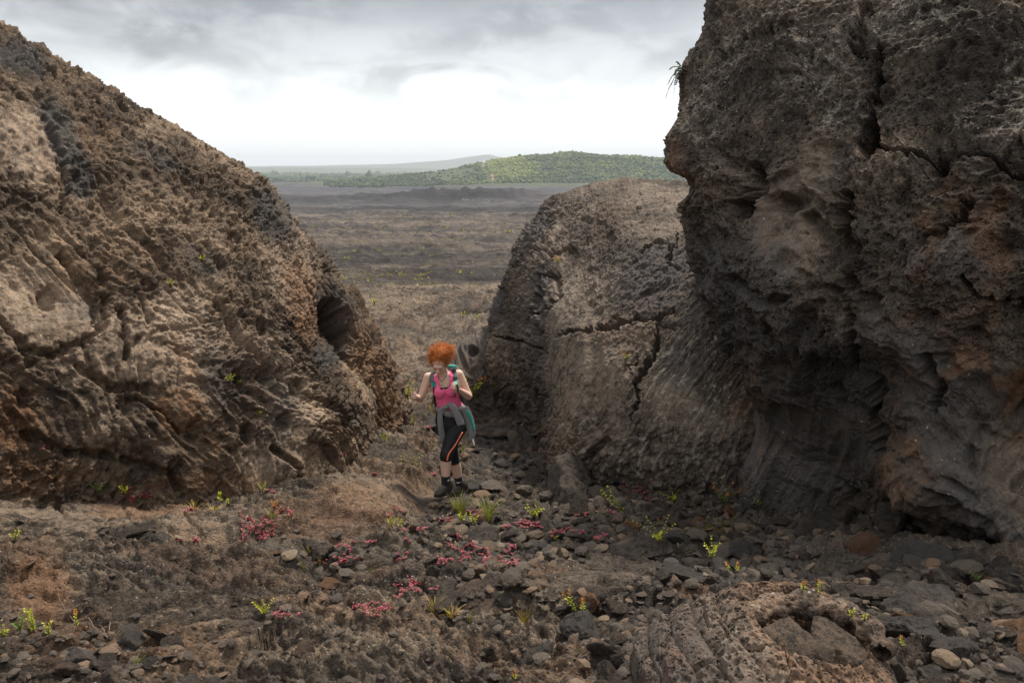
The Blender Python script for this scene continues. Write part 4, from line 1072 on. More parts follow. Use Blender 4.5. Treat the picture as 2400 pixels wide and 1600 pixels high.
STONE_SPOTS = []
def build_stones():
    global M_STONE
    M_STONE = stone_mat()
    protos = []
    for k in range(12):
        flat = [0.75, 0.42, 0.6, 0.85, 0.3, 0.55][k % 6]
        P, T = stone_shape(4, 100 + k, flat, 6 + k % 5, .065, .05 if k % 3 == 1 else 0.0, [1.0, 1.4, 1.2][k % 3])
        me = mesh_np('lava_stone', P, None, T, smooth=False); attr(me, 'tint', np.full(len(P), 0.0)); me.materials.append(M_STONE); protos.append(me)
    # the boulders one can name: pixel centre, width in px, seed, flatness, length ratio, yaw, tilt, zones, label
    named = [
        (1338, 1152, 150, 301, .62, 1.25, 60, 38, dict(grey=.45, pale=.35), 'pale grey slab tipped against the foot of the cracked dome'),
        (1136, 1263, 66, 302, .85, 1.1, 10, 10, dict(grey=.3), 'blackish boulder sitting on a tan block among red plants'),
        (1132, 1288, 58, 303, .5, 1.3, 20, 5, dict(pale=.9), 'tan block under the blackish boulder'),
        (1190, 1262, 52, 304, .8, 1.0, 70, 14, dict(grey=.3), 'dark stone right of the blackish boulder'),
        (1122, 1408, 118, 305, .62, 1.3, 15, 12, dict(rust=.35), 'large brown block in the middle of the foreground rubble'),
        (1040, 1388, 80, 306, .55, 1.35, -25, 18, dict(), 'broken dark block left of the large brown block'),
        (1522, 1288, 128, 307, .5, 1.3, -5, 4, dict(grey=.3), 'broad low boulder under the sprawling green seedling'),
        (1598, 1346, 108, 308, .42, 1.5, 8, -10, dict(grey=.55), 'grey curved slab standing above rusty rubble'),
        (2018, 1292, 84, 309, .95, 1.0, 40, 8, dict(rust=.95), 'rusty red boulder below the dark cliff'),
        (2165, 1308, 112, 310, .75, 1.15, 0, 5, dict(grey=.75), 'grey boulder with a smooth hollow face under the cliff'),
        (2165, 1412, 140, 311, .5, 1.4, 10, 8, dict(grey=.4), 'wide dark boulder with a shaded hollow at the right'),
        (2262, 1530, 112, 312, .75, 1.0, 30, 5, dict(grey=.5), 'pitted grey boulder near the bottom right corner'),
        (2140, 1462, 120, 313, .5, 1.6, -38, 8, dict(grey=.5), 'long pitted grey block sloping down beside red tipped shoots'),
        (2378, 1440, 150, 314, .8, 1.1, 0, 4, dict(pale=.2), 'big brown boulder cut by the right edge'),
        (2340, 1600, 150, 315, .5, 1.4, 10, 0, dict(pale=.3), 'rounded brown boulder cut by the bottom edge at the right'),
        (1254, 1548, 84, 316, .7, 1.2, 35, 30, dict(grey=.5), 'dark wedge shaped stone with a pale face at bottom centre'),
        (1256, 1372, 42, 317, .35, 1.3, 10, 10, dict(pale=.95), 'small pale tan flake lying in the central rubble'),
        (641, 1294, 30, 318, .5, 1.3, 10, 0, dict(pale=.9, rust=.6), 'small orange tan stone on the dark ropy ground'),
        (704, 1526, 52, 319, .75, 1.15, 0, 0, dict(rust=.45), 'rounded brown stone at the bottom left of centre'),
        (1120, 1132, 52, 320, .32, 1.4, 5, 6, dict(grey=.7), 'flat grey slab just right of the hiker\'s boots'),
        (1006, 990, 62, 321, .35, 1.4, -12, 10, dict(grey=.5), 'flat dark slab behind the hiker\'s left hanging sleeve'),
        (1008, 900, 52, 322, .35, 1.5, 12, 6, dict(grey=.5), 'flat grey slab beyond the hiker\'s raised right arm'),
        (1205, 1045, 110, 323, .42, 1.4, 5, 10, dict(grey=.3), 'dark hollow sided block filling the gully right of the hiker'),
        (1165, 1000, 96, 324, .3, 1.5, -8, 6, dict(), 'flat topped dark block in the gully behind the hanging jacket'),
        (1190, 965, 100, 325, .28, 1.7, 4, 4, dict(), 'long low ledge stone below the cracked dome'),
        (1585, 1235, 48, 326, .75, 1.1, 0, 0, dict(rust=.4), 'purplish brown stone beside the mossy patch'),
        (1930, 1215, 100, 327, .6, 1.3, 18, 14, dict(grey=.4), 'grey torn block leaning below the dark recess'),
        (2085, 1230, 95, 328, .8, 1.0, 0, 10, dict(grey=.2), 'black rounded boulder in the shade under the cliff'),
        (1760, 1300, 80, 329, .8, 1.0, 30, 10, dict(grey=.6), 'grey upright boulder behind the red tipped shoots'),
        (2290, 1350, 60, 330, .8, 1.0, 0, 5, dict(grey=.7), 'small grey hollow stone at the mouth of the black undercut'),
        (1375, 1470, 95, 331, .6, 1.2, 25, 0, dict(grey=.55), 'pitted grey stone left of the ropy lobe'),
        (820, 1315, 44, 332, .55, 1.4, 20, 10, dict(grey=.45), 'dark grey stone beside red plants left of centre'),
        (735, 1290, 80, 333, .6, 1.4, 5, 8, dict(), 'dark crumbly block in the ropy ground left of centre'),
        (1120, 1105, 30, 334, .6, 1.2, 0, 5, dict(grey=.6), 'small grey stone uphill of the flat slab by the boots'),
        (300, 1505, 70, 335, .6, 1.3, 12, 10, dict(grey=.4), 'grey brown stone right of the dry twigs'),
        (130, 1560, 80, 336, .55, 1.4, -15, 10, dict(rust=.5), 'brown flake of crust near the bottom left corner'),
    ]
    for (px, py, w, sd, flat, lg, yaw, tilt, zn, lab) in named:
        p, n, ob = cast(px, py + w * .10)
        if p is None: continue
        zc = (p[1] - 0) * CT - (p[2] - CAM[2]) * ST
        r = 0.5 * w / F_PX * zc / max(1.0, .5 * (lg + 1)) * 1.08
        P, T = stone_shape(5 if w > 70 else 4, sd, flat, 9, .09, .05, lg)
        me = rock_piece('lava_boulder', P, T, M_STONE_ROCK, zn)
        o = link('lava_boulder', me); me.materials.append(M_STONE_ROCK)
        o.location = Vector(p) + Vector((0, r * .25, r * flat * .15)); o.scale = (r, r, r)
        o.rotation_euler = (R(tilt * .6), R(-tilt), R(yaw))
        tag(o, lab, 'boulder')
        STONE_SPOTS.append((o.location.x, o.location.y, r * 1.1))
    # countless smaller clinker: the largest as stones of their own, the rest one spread of gravel
    g = np.random.default_rng(5)
    n = 60000
    D = np.exp(g.uniform(np.log(2.0), np.log(14), n)); X = g.uniform(-1, 1, n) * D * .74
    h, rb, sm, px, py = ground_detail(X, D)
    zb = ground_base(X, D) + h
    px, py, _ = proj(np.stack([X, D, zb], 1))
    ok = (px > -80) & (px < 2480) & (py < 1680) & (g.uniform(0, 1, n) < np.clip(rb * .85 + .16 * (1 - sm), 0, 1))
    ok &= np.hypot(X + .64, D - 7.6) > .3
    X, D, zb, rb = X[ok], D[ok], zb[ok], rb[ok]
    size = np.exp(g.normal(np.log(.0112), .60, len(X))) * (.6 + .8 * rb) * (1 + .04 * D)
    size = np.minimum(size, .03 + .012 * D)
    wpx = size / D
    order = np.argsort(-wpx)
    LAB = [('dark angular lava stone, loose on the gully floor', 'dark angular stones loose on the gully floor'),
           ('flat broken flake of lava lying loose in the rubble', 'flat flakes of lava in the rubble')]
    cnt = 0
    for i in order:
        if cnt >= 270: break
        if any((X[i] - a) ** 2 + (D[i] - b) ** 2 < (c + size[i] * .5) ** 2 for a, b, c in STONE_SPOTS): continue
        k = int(g.integers(0, 12)); flatk = k % 6 in (1, 4)
        loc, nor, ob = drop(X[i], D[i], zb[i] + 1.0)
        if loc is None or ob.name != 'ground' or abs(loc[2] - zb[i]) > .3: continue
        o = bpy.data.objects.new('lava_stone', protos[k]); COL.objects.link(o)
        s = size[i]
        o.location = (X[i], D[i], loc[2] + s * (.22 if not flatk else .12)); o.scale = (s, s * g.uniform(.8, 1.1), s * g.uniform(.8, 1.15))
        o.rotation_euler = (g.normal(0, .35), g.normal(0, .35), g.uniform(0, 6.28))
        tag(o, LAB[1 if flatk else 0][0], 'stone', LAB[1 if flatk else 0][1])
        cnt += 1
        X[i] = 1e3
    keep = np.array([i for i in order if X[i] < 500])
    keep = keep[:9000]
    lows = [stone_shape(3 if k < 3 else 2, 500 + k, [.6, .3, .45][k % 3], 6, .08) for k in range(9)]
    Vs, Ts, tn, off = [], [], [], 0
    for j, i in enumerate(keep):
        P, T = lows[j % 3 if j < 700 else 3 + j % 6]
        a = g.uniform(0, 6.28); t1 = g.normal(0, .4)
        Rm = np.array(Matrix.Rotation(a, 3, 'Z') @ Matrix.Rotation(t1, 3, 'X'))
        Vs.append((P * size[i]) @ Rm.T + [X[i], D[i], zb[i] + size[i] * .2]); Ts.append(T + off); off += len(P)
        tn.append(np.full(len(P), g.uniform(0, 1)))
    me = mesh_np('gravel', np.concatenate(Vs), None, np.concatenate(Ts), smooth=False); attr(me, 'tint', np.concatenate(tn))
    o = link('gravel', me, GRAVEL_MAT); tag(o, 'small broken lava gravel covering the gully floor', 'gravel', kind='stuff')
    bpy.context.view_layer.update()
    print('stones', cnt, 'gravel', len(keep))

M_STONE_ROCK = rock_mat('boulder_lava', (.034, .027, .022), (.10, .076, .058), (.20, .155, .118), rust=(.21, .095, .045), pale=(.30, .215, .14), grey=(.105, .095, .086), pits=.8, bump=1.0, contrast=.9)
def gravel_mat():
    m, t = new_mat('gravel_lava')
    out = t.n('ShaderNodeOutputMaterial'); b = t.n('ShaderNodeBsdfPrincipled'); t.l(b.outputs[0], out.inputs[0])
    pos = t.n('ShaderNodeTexCoord').outputs['Object']
    c = t.ramp(t.attr('tint'), [(0, (.024, .018, .014)), (.4, (.062, .047, .035)), (.75, (.092, .071, .052)), (.93, (.14, .085, .05)), (1, (.18, .135, .09))])
    g = t.math('MULTIPLY_ADD', t.math('SUBTRACT', t.noise(pos, 90, 5, .7), .5), 1.6, 1.0)
    t.l(t.mix(1.0, c, g, 'MULTIPLY'), b.inputs['Base Color']); b.inputs['Roughness'].default_value = .9
    bp = t.n('ShaderNodeBump'); bp.inputs['Strength'].default_value = .8; bp.inputs['Distance'].default_value = .012
    t.l(t.noise(pos, 130, 6, .7), bp.inputs['Height']); t.l(bp.outputs[0], b.inputs['Normal'])
    return m
GRAVEL_MAT = gravel_mat()

def build_lobe():
    """Ropy pahoehoe lobe at the bottom right with its broken, arched crust."""
    C0 = hit(1800, 1560); c = hit(1880, 1590)
    nr, na = int(260 * QUAL), int(560 * QUAL)
    r = np.linspace(0.02, 1, nr)[:, None]; a = np.linspace(0, 2 * np.pi, na, endpoint=False)[None, :]
    rx, ry = 0.46 + .05 * np.cos(a - 2.6), 0.66 + .05 * np.cos(a * 2)
    x = r * rx * np.cos(a); y = r * ry * np.sin(a)
    X = (x + C0[0]).ravel(); Y = (y + C0[1]).ravel(); rr = (r + 0 * a).ravel()
    xr, yr = X - c[0], Y - c[1]
    w = .05 * n2(X * 2.2, Y * 2.2, 401)
    dist = np.hypot(xr * 1.15, yr * .62) + w
    H0 = .27
    dome = H0 * np.clip(1 - rr ** 2.2, 0, 1) ** .75
    ph = dist * 10.0; fr = ph - np.floor(ph); kk = np.floor(ph)
    rope = np.sqrt(np.clip(1 - (2 * fr - 1) ** 2, 0, 1))
    z = dome + .030 * (rope - .6) * sstep(.12, .25, dist)
    ang = np.arctan2(yr * .62, xr * 1.15) + .25 * n2(X * 3, Y * 3, 403)
    f1, f2, rn, ox, oy = worley2(ang * 2.2 + kk * 3.7, dist * 5.0, 12)
    z -= .022 * sstep(.09, 0, f2 - f1)
    z += .009 * fbm2(X * 12, Y * 12, 5, 405, .6) + .004 * flakes(X * 14, Y * 14, 407) - .012 * sstep(.42, .2, worley2(X * 34, Y * 34, 5)[0]) * (rn[:, 1] > .3)
    z += .018 * (rn[:, 0] - .5)
    base = ground_base(X, Y)
    hole = sstep(.185, .150, np.hypot(xr * 1.0, yr * .8 + .02))
    Z = base - .03 + z - .11 * hole - .30 * sstep(.90, 1.0, rr)
    ctop = float(ground_base(c[0], c[1])) - .03 + H0 * .8
    c = np.array([c[0], c[1], ctop - .045])
    V = np.stack([X, Y, Z], 1)
    me = mesh_np('pahoehoe_lobe', V, grid_quads(nr, na, True))
    attr(me, 'flow', np.stack([ang * .25, dist, 0 * ang], 1), 'FLOAT_VECTOR')
    attr(me, 'rust', np.clip(.2 + .45 * sstep(.30, .20, dist), 0, .6)); attr(me, 'pale', .3 + 0 * ang); attr(me, 'grey', .5 * sstep(.25, .45, dist)); attr(me, 'lichen', .15 + 0 * ang)
    o = link('pahoehoe_lobe', me, M_LOBE); tag(o, 'ropy grey brown pahoehoe lobe with curved folds at bottom right', 'rock')
    # arched rim of broken crust
    mb_pts, rad = [], []
    nA = 90
    t = np.linspace(-.15, 1.13, nA) * np.pi
    cx, cy = c[0] + .0, c[1] - .06
    pts = np.stack([cx + .215 * np.cos(t), cy + .17 * np.sin(t), c[2] + .03 + .035 * np.sin(np.clip(t, 0, np.pi))], 1)
    seg = 40; phi = np.arange(seg) * 2 * np.pi / seg
    tg = np.gradient(pts, axis=0); tg /= np.linalg.norm(tg, axis=1)[:, None]
    rings = []
    for k in range(nA):
        u = np.array([0, 0, 1.0]) - tg[k] * tg[k][2]; u /= np.linalg.norm(u); v = np.cross(tg[k], u)
        R0 = (.050 + .012 * math.sin(k * .5)) * (1 - .35 * abs(k / nA - .5) * 2)
        rings.append(pts[k] + R0 * (np.cos(phi)[:, None] * u * .85 + np.sin(phi)[:, None] * v))
    P = np.concatenate(rings); cen = np.repeat(pts, seg, 0); dirn = P - cen; dirn /= np.linalg.norm(dirn, axis=1)[:, None]
    q = P.astype(f32)
    f1, rr_ = worley3(q * 30, 9)
    P = P + dirn * (.018 * fbm3(q * 9, 4, 411) + .008 * ridge3(q * 25, 2, 412) - .010 * sstep(.42, .15, f1))[:, None]
    Q = grid_quads(nA, seg, True)
    me = mesh_np('crust_arch', P, Q); attr(me, 'flow', P * .5, 'FLOAT_VECTOR')
    for zn, vv in (('rust', .42), ('pale', .35), ('grey', .1), ('lichen', .3)): attr(me, zn, np.full(len(P), vv))
    o = link('crust_arch', me, M_LOBE); tag(o, 'arched rim of broken rusty crust around a hollow in the ropy lobe', 'rock')
    for (px, py, w, sd, flat, lg, yaw, lab) in [(1806, 1556, 185, 341, .7, 1.15, 20, 'rounded crust block lying inside the arched rim, left piece'), (1950, 1572, 165, 342, .6, 1.35, -35, 'elongated crust block lying inside the arched rim, right piece'), (1880, 1610, 120, 343, .6, 1.3, 0, 'lowest crust block in the hollow of the arched rim')]:
        k = (px - 1880) / F_PX * 2.9
        p = np.array([c[0] + k, c[1] - .05 - (py - 1575) / F_PX * 3.0, c[2] - .02])
        rr2 = .5 * w / F_PX * 2.75
        Pm, T = stone_shape(5, sd, flat, 9, .06, .05, lg)
        me = rock_piece('crust_block', Pm, T, M_LOBE, dict(rust=.3, pale=.45, lichen=.3)); me.materials.append(M_LOBE)
        o = link('crust_block', me); o.location = p; o.scale = (rr2,) * 3; o.rotation_euler = (.15, .1, R(yaw)); tag(o, lab, 'rock')
M_LOBE = rock_mat('ropy_lava', (.040, .031, .024), (.118, .088, .066), (.23, .178, .135), rust=(.24, .12, .06), pale=(.25, .19, .14), grey=(.075, .070, .068), pits=.8, bump=.9, speck=.12)
# ------------------------------------------------------------------ plants
def leaf_mat(name, c0, c1, rough=.45, trans=.3):
    return simple_mat(name, c0, rough, .4, .25, 40, tint=c1, trans=trans)
M_LEAF = leaf_mat('leaf_yellow_green', (.19, .24, .018), (.50, .50, .035))
M_LEAFG = leaf_mat('leaf_green', (.045, .095, .018), (.15, .21, .03))
M_TIP = leaf_mat('leaf_red_tip', (.42, .05, .02), (.50, .22, .03))
M_RED = leaf_mat('leaf_red', (.26, .032, .045), (.52, .11, .145), trans=.2)
M_GRASS = leaf_mat('grass_blade', (.10, .14, .02), (.36, .34, .07))
M_GRASSY = leaf_mat('grass_blade_yellow', (.28, .17, .03), (.46, .36, .06))
M_STEM = simple_mat('woody_stem', (.085, .060, .040), .85, .2, .3, 90)
M_STEMR = simple_mat('red_stem', (.25, .06, .04), .7, .2, .3, 90)
M_FLOWER = simple_mat('pink_flower', (.62, .36, .42), .8, .2, .25, 300, tint=(.78, .66, .66))
M_DRY = simple_mat('dry_twig', (.17, .135, .10), .9, .2, .3, 80)

def frame_of(d):
    d = d / (np.linalg.norm(d) + 1e-9)
    a = np.array([0, 0, 1.0]) if abs(d[2]) < .92 else np.array([1.0, 0, 0])
    x = np.cross(a, d); x /= np.linalg.norm(x); return x, np.cross(d, x), d

def add_leaf(mb, base, d, up, L, W, tint, fold=.25, curl=.15):
    """Oval folded leaf: two quad strips along the midrib."""
    d = d / np.linalg.norm(d); s = np.cross(d, up); s /= np.linalg.norm(s) + 1e-9; n = np.cross(s, d)
    V = []
    for t, w in ((0, .12), (.3, .85), (.62, 1.0), (1, .06)):
        m = base + d * L * t - n * curl * L * t * t
        V += [m - s * W * w + n * fold * W * w, m, m + s * W * w + n * fold * W * w]
    Q = []
    for k in range(3):
        b = 3 * k; Q += [(b, b + 1, b + 4, b + 3), (b + 1, b + 2, b + 5, b + 4)]
    mb.add(V, Q, tint=tint)

def shoot(stem, leaf, tip, pts, g, L, n, redtip=0.0, width=.42, r0=.0022, tint=(.2, 1)):
    """Stem with leaves in close pairs along its upper part, tightest at the tip."""
    pts = np.asarray(pts, float); m = len(pts)
    tt = np.linspace(0, m - 1, 12); P = np.stack([np.interp(tt, np.arange(m), pts[:, k]) for k in range(3)], 1)
    stem.tube(P, np.linspace(r0, r0 * .45, 12), 5)
    for k in range(n):
        f = .28 + .72 * k / max(n - 1, 1)
        q = f * 11; i = min(int(q), 10); p = P[i] + (P[i + 1] - P[i]) * (q - i); d = P[i + 1] - P[i]
        x, y, d = frame_of(d)
        for s in (0, 1):
            a = k * 1.57 + s * math.pi + g.normal(0, .25)
            o = np.cos(a) * x + np.sin(a) * y
            ld = o * (1.0 - .35 * f) + d * (.55 + .35 * f) + g.normal(0, .12, 3)
            (tip if f > 1 - redtip else leaf).__class__
            tgt = tip if (redtip and f > 1 - redtip) else leaf
            add_leaf(tgt, p, ld, d, L * (1.05 - .35 * f) * g.uniform(.8, 1.2), L * width * .5 * g.uniform(.85, 1.15), np.clip(tint[0] + (tint[1] - tint[0]) * f + g.normal(0, .12), 0, 1))

def seedling(px, py, h_px, label, spread=.5, shoots=3, red=0.0, dens=9, lean=(0, 0), green=False, leafpx=9, bare=.0, seed=0, group=None, cat='seedling', name='shrub_seedling', stem_mat=None):
    p, n, ob = cast(px, py)
    if p is None: return None
    g = np.random.default_rng(int(px * 7 + py * 13 + seed))
    zc = p[1] * CT - (p[2] - CAM[2]) * ST; k = zc / F_PX
    H = h_px * k; L = leafpx * k
    root = empty(name, p); tag(root, label, cat, group)
    st, lf, tp = MB(), MB(), MB()
    base = np.zeros(3) - np.array(n) * .01
    trunk = np.array([lean[0] * .35, lean[1] * .35, .35 + bare]) * H
    for s in range(shoots):
        a = 6.28 * s / shoots + g.uniform(-.5, .5)
        e = np.array([math.cos(a) * spread * .7 + lean[0], math.sin(a) * spread * .7 + lean[1], 0]) * H
        top = e + np.array([0, 0, H * g.uniform(.7, 1.0)])
        mid = trunk * .6 + top * .35 + g.normal(0, .03, 3) * H
        pts = [base, trunk * .5, mid, top] if shoots > 1 else [base, top * .35 + g.normal(0, .03, 3) * H, top * .7 + g.normal(0, .03, 3) * H, top]
        shoot(st, lf, tp, pts, g, L, dens, red, r0=max(.0016, .8 * k))
    st.build('stem', stem_mat or M_STEM, root)
    if lf.V: lf.build('leaves', M_LEAFG if green else M_LEAF, root)
    if tp.V: tp.build('young_leaves', M_TIP, root)
    return root

def grass_tuft(px, py, h_px, w_px, n, label, yellow=False, seed=0):
    p, nn, ob = cast(px, py)
    g = np.random.default_rng(int(px * 3 + py * 5 + seed)); zc = p[1] * CT - (p[2] - CAM[2]) * ST; k = zc / F_PX
    mb = MB()
    for i in range(n):
        a = g.uniform(0, 6.28); L = h_px * k * g.uniform(.55, 1.1); ln = g.uniform(.1, .75) * w_px / h_px
        b = np.array([math.cos(a), math.sin(a), 0]) * g.uniform(0, .22) * w_px * k; b[2] = -.01
        o = np.array([math.cos(a + g.normal(0, .5)), math.sin(a + g.normal(0, .5)), 0])
        w = max(.0022, .9 * k); s = np.array([-o[1], o[0], 0]) * w; V = []
        for t in np.linspace(0, 1, 6):
            q = b + o * ln * L * t ** 1.7 + np.array([0, 0, L * (t - .30 * ln * t ** 2.5)])
            V += [q - s * (1 - .85 * t), q + s * (1 - .85 * t) + np.array([0, 0, .0004])]
        mb.add(V, [(2 * j, 2 * j + 1, 2 * j + 3, 2 * j + 2) for j in range(5)], tint=g.uniform(0, 1))
    o = mb.build('grass_tuft', M_GRASSY if yellow else M_GRASS); o.location = p
    tag(o, label, 'grass tuft'); return o

def red_mat(px, py, rx, ry, n, label, flowers=0, group=None, leafpx=3.2):
    """Creeping succulent: runners hugging the ground with pairs of small red leaves."""
    c, _, ob = cast(px, py)
    if c is None: return
    g = np.random.default_rng(int(px * 11 + py * 3)); 
    root = empty('creeping_plant', c); tag(root, label, 'creeping plant', group)
    lf, st, fl = MB(), MB(), MB()
    nr = max(2, n // (14 if n > 100 else 10)); used = 0
    for r_ in range(nr):
        u, v = g.normal(0, .58, 2); x, y = px + u * rx, py + v * ry; a = g.uniform(0, 6.28); prev = []
        for s in range(9):
            p, nn, o2 = cast(x, y)
            a += g.normal(0, .5); x += math.cos(a) * rx * .075 + g.normal(0, .5); y += math.sin(a) * max(ry, 4) * .13
            if p is None or abs(p[1] - c[1]) > 1.2: continue
            zc = p[1] * CT - (p[2] - CAM[2]) * ST; k = zc / F_PX; L = leafpx * k * g.uniform(.7, 1.25)
            q = p - c + np.array([0, 0, .006 + .012 * g.random()]); prev.append(q)
            for t_ in range(3):
                d = np.array([math.cos(a + t_ * 2.2 + g.normal(0, .5)), math.sin(a + t_ * 2.2 + g.normal(0, .5)), g.uniform(.1, .8)])
                add_leaf(lf, q, d, np.array([0, 0, 1.0]), L, L * .36, np.clip(g.normal(.5, .3), 0, 1), .2, .1)
            if flowers and used < flowers and g.random() < .22:
                used += 1; hh = L * g.uniform(1.2, 4.0); e = q + np.array([g.normal(0, .2) * hh, g.normal(0, .2) * hh, hh])
                st.tube([q, .5 * (q + e) + g.normal(0, .08, 3) * hh, e], .0009 + .15 * k, 4)
                for b_ in range(7): fl.ball(e + g.normal(0, .35, 3) * L * .35, L * .24, 6, 4, tint=g.random())
        if len(prev) > 2: st.tube(prev, max(.0010, .45 * k), 4)
    if len(st.V) == 1 or len(st.V) > 3: st.build('runner', M_STEMR, root)
    if lf.V: lf.build('leaves', M_RED, root)
    if fl.V: fl.build('flower_heads', M_FLOWER, root)

def twig(paths, label, name='dry_twig', r=1.0):
    mb = MB(); c = None
    for pts in paths:
        Q = []
        for (x, y, up) in pts:
            p, _, _ = cast(x, y)
            if p is None: continue
            if c is None: c = p
            k = (p[1] * CT - (p[2] - CAM[2]) * ST) / F_PX
            Q.append(p - c + np.array([0, -up * k * .3, .006 + up * k]))
        if len(Q) > 1:
            tt = np.linspace(0, len(Q) - 1, 14); Q = np.array(Q)
            mb.tube(np.stack([np.interp(tt, np.arange(len(Q)), Q[:, j]) for j in range(3)], 1) + rng.normal(0, .0012, (14, 3)), np.linspace(r * k, r * k * .5, 14), 5)
    o = mb.build(name, M_DRY); o.location = c; tag(o, label, 'twig')

def build_plants():
    S = seedling
    S(82, 1488, 72, 'tallest bright yellow green shoot in the bottom left corner', .12, 2, 0, 15, (-.1, 0), leafpx=11)
    S(48, 1482, 42, 'low leafy green seedling just left of the tallest corner shoot', .5, 3, 0, 9, leafpx=10, green=True)
    S(116, 1492, 40, 'short bright seedling right of the tallest corner shoot', .25, 2, 0, 10, leafpx=9)
    S(8, 1492, 24, 'tiny seedling cut by the left edge of the photo', .6, 3, 0, 6, leafpx=9)
    S(183, 1478, 62, 'single ochre tipped shoot on a bare stem right of the corner seedlings', .03, 1, .3, 12, (0, 0), leafpx=10)
    S(620, 1446, 44, 'lone three pronged green seedling on the bare ground left of centre', .7, 4, 0, 10, leafpx=9)
    S(36, 1266, 22, 'small seedling by the left edge above the orange earth', .6, 3, 0, 6, leafpx=8)
    S(230, 1158, 26, 'dark leafy seedling at the foot of the left mound', .6, 3, 0, 7, green=True, leafpx=8)
    S(292, 1160, 26, 'bright seedling among red leaves at the foot of the left mound', .5, 3, 0, 7, leafpx=8)
    S(516, 1182, 30, 'plump yellow green rosette shoot below the left mound', .08, 1, 0, 14, leafpx=9)
    S(534, 1184, 18, 'smaller rosette shoot beside the plump one', .08, 1, 0, 10, leafpx=7)
    S(616, 1156, 30, 'pair of thin green shoots where the mound meets the slope', .35, 2, 0, 9, leafpx=6)
    S(645, 1196, 26, 'reddish leafy sprig above the pale fern tuft', .3, 2, .9, 8, leafpx=8)
    S(1253, 1214, 36, 'round leafy green seedling in the dark rubble', .75, 5, 0, 8, leafpx=9, green=False)
    S(1470, 1212, 78, 'tall leggy seedling leaning left against the dome foot', .22, 3, 0, 11, (-.75, 0), leafpx=9, bare=.05)
    S(1580, 1176, 32, 'low wide seedling under the lichen streaked dome', 1.0, 4, 0, 7, (-.3, 0), leafpx=7)
    S(1690, 1186, 52, 'dark green sprawling bush with red tips at the cliff foot', .95, 6, .16, 10, (.2, 0), leafpx=8, green=True)
    S(1548, 1275, 62, 'sprawling green seedling with arms lying over the broad boulder', 1.1, 6, .0, 10, (-.3, 0), leafpx=8)
    S(1668, 1312, 50, 'leafy yellow green seedling standing by itself right of centre', .55, 4, 0, 9, leafpx=9)
    S(1352, 1436, 58, 'red budded seedling leaning left over pitted stones', .18, 2, .18, 11, (-.45, 0), leafpx=10)
    S(1364, 1440, 40, 'short upright red tipped seedling beside the leaning one', .05, 1, .3, 10, leafpx=10)
    S(918, 1240, 30, 'bronze stemmed seedling on the slope below the hiker', .5, 3, .0, 7, leafpx=7, bare=.2)
    S(938, 1240, 28, 'slim yellow shoot next to the bronze stemmed seedling', .25, 2, 0, 6, leafpx=7, bare=.2)
    S(1083, 1222, 24, 'small bright seedling in front of the grass tufts', .5, 3, 0, 7, leafpx=8)
    S(1110, 1228, 26, 'small seedling below the second grass tuft', .5, 3, 0, 7, leafpx=8)
    S(1206, 1600, 40, 'red tipped shoot at the bottom edge of the photo', .03, 1, .35, 12, leafpx=8)
    S(1708, 1344, 30, 'left one of two scarlet tipped shoots by the grey upright boulder', .05, 1, .35, 10, (-.25, 0), leafpx=8)
    S(1726, 1348, 38, 'right one of two scarlet tipped shoots by the grey upright boulder', .03, 1, .25, 11, leafpx=8)
    S(1882, 1386, 30, 'scarlet tipped shoot just above the ropy lobe', .1, 2, .3, 8, leafpx=8)
    S(1924, 1400, 44, 'tallest scarlet tipped shoot above the ropy lobe', .03, 1, .15, 13, (-.2, 0), leafpx=8)
    S(1996, 1448, 22, 'tiny yellow fern like shoot right of the ropy lobe', .3, 2, 0, 8, leafpx=8)
    S(2026, 1452, 16, 'tiniest yellow shoot right of the ropy lobe', .3, 2, 0, 6, leafpx=7)
    S(2118, 1524, 40, 'lone red tipped shoot among grey pitted boulders', .03, 1, .2, 12, (-.25, 0), leafpx=8)
    S(1778, 1190, 18, 'small bright seedling by the dark recess', .4, 3, .0, 6, leafpx=6)
    S(1300, 1268, 18, 'little pale seedling among central red plants', .4, 2, 0, 6, leafpx=6)
    S(1545, 1232, 18, 'orange tipped sprig left of the purplish stone', .2, 1, .4, 7, (-.3, 0), leafpx=7)
    S(1108, 940, 62, 'yellow and orange leaved bush behind the hiker\'s left elbow', .75, 11, .12, 9, (-.05, 0), leafpx=9, cat='bush', name='shrub')
    S(958, 945, 62, 'thin yellow leaved bush between the slab and the hiker\'s raised hand', .5, 7, .1, 8, (-.15, 0), leafpx=7, cat='bush', name='shrub')
    S(968, 1105, 52, 'thin stemmed seedling on the slope left of the hiker\'s knees', .4, 3, .0, 5, leafpx=6, bare=.25)
    S(982, 1112, 56, 'taller thin stemmed seedling nearest the hiker\'s boots', .25, 2, .15, 5, leafpx=7, bare=.3)
    S(945, 1095, 40, 'faint thin seedling highest on the slope by the hiker', .5, 3, .2, 4, leafpx=6, bare=.2)
    S(902, 1036, 26, 'green seedling at the foot of the striated slab', .5, 3, 0, 6, leafpx=6)
    S(1085, 1065, 36, 'yellow budded sprig in the gully behind the hiker\'s knee', .35, 3, .2, 5, leafpx=6)
    S(2290, 1362, 26, 'dark green sprig in the black undercut', .9, 4, 0, 7, leafpx=7, green=True)
    # growing from the rock faces
    S(472, 612, 14, 'tiny yellow sprig high on the left mound', .9, 4, 0, 4, leafpx=7)
    S(400, 668, 12, 'small pale sprig lower left of the tiny yellow one on the mound', .9, 3, 0, 4, leafpx=6)
    S(540, 894, 14, 'pale sprig in the middle of the left mound', .9, 3, 0, 4, leafpx=7)
    S(561, 902, 12, 'green sprig under a hollow of the left mound', .5, 2, 0, 5, leafpx=5)
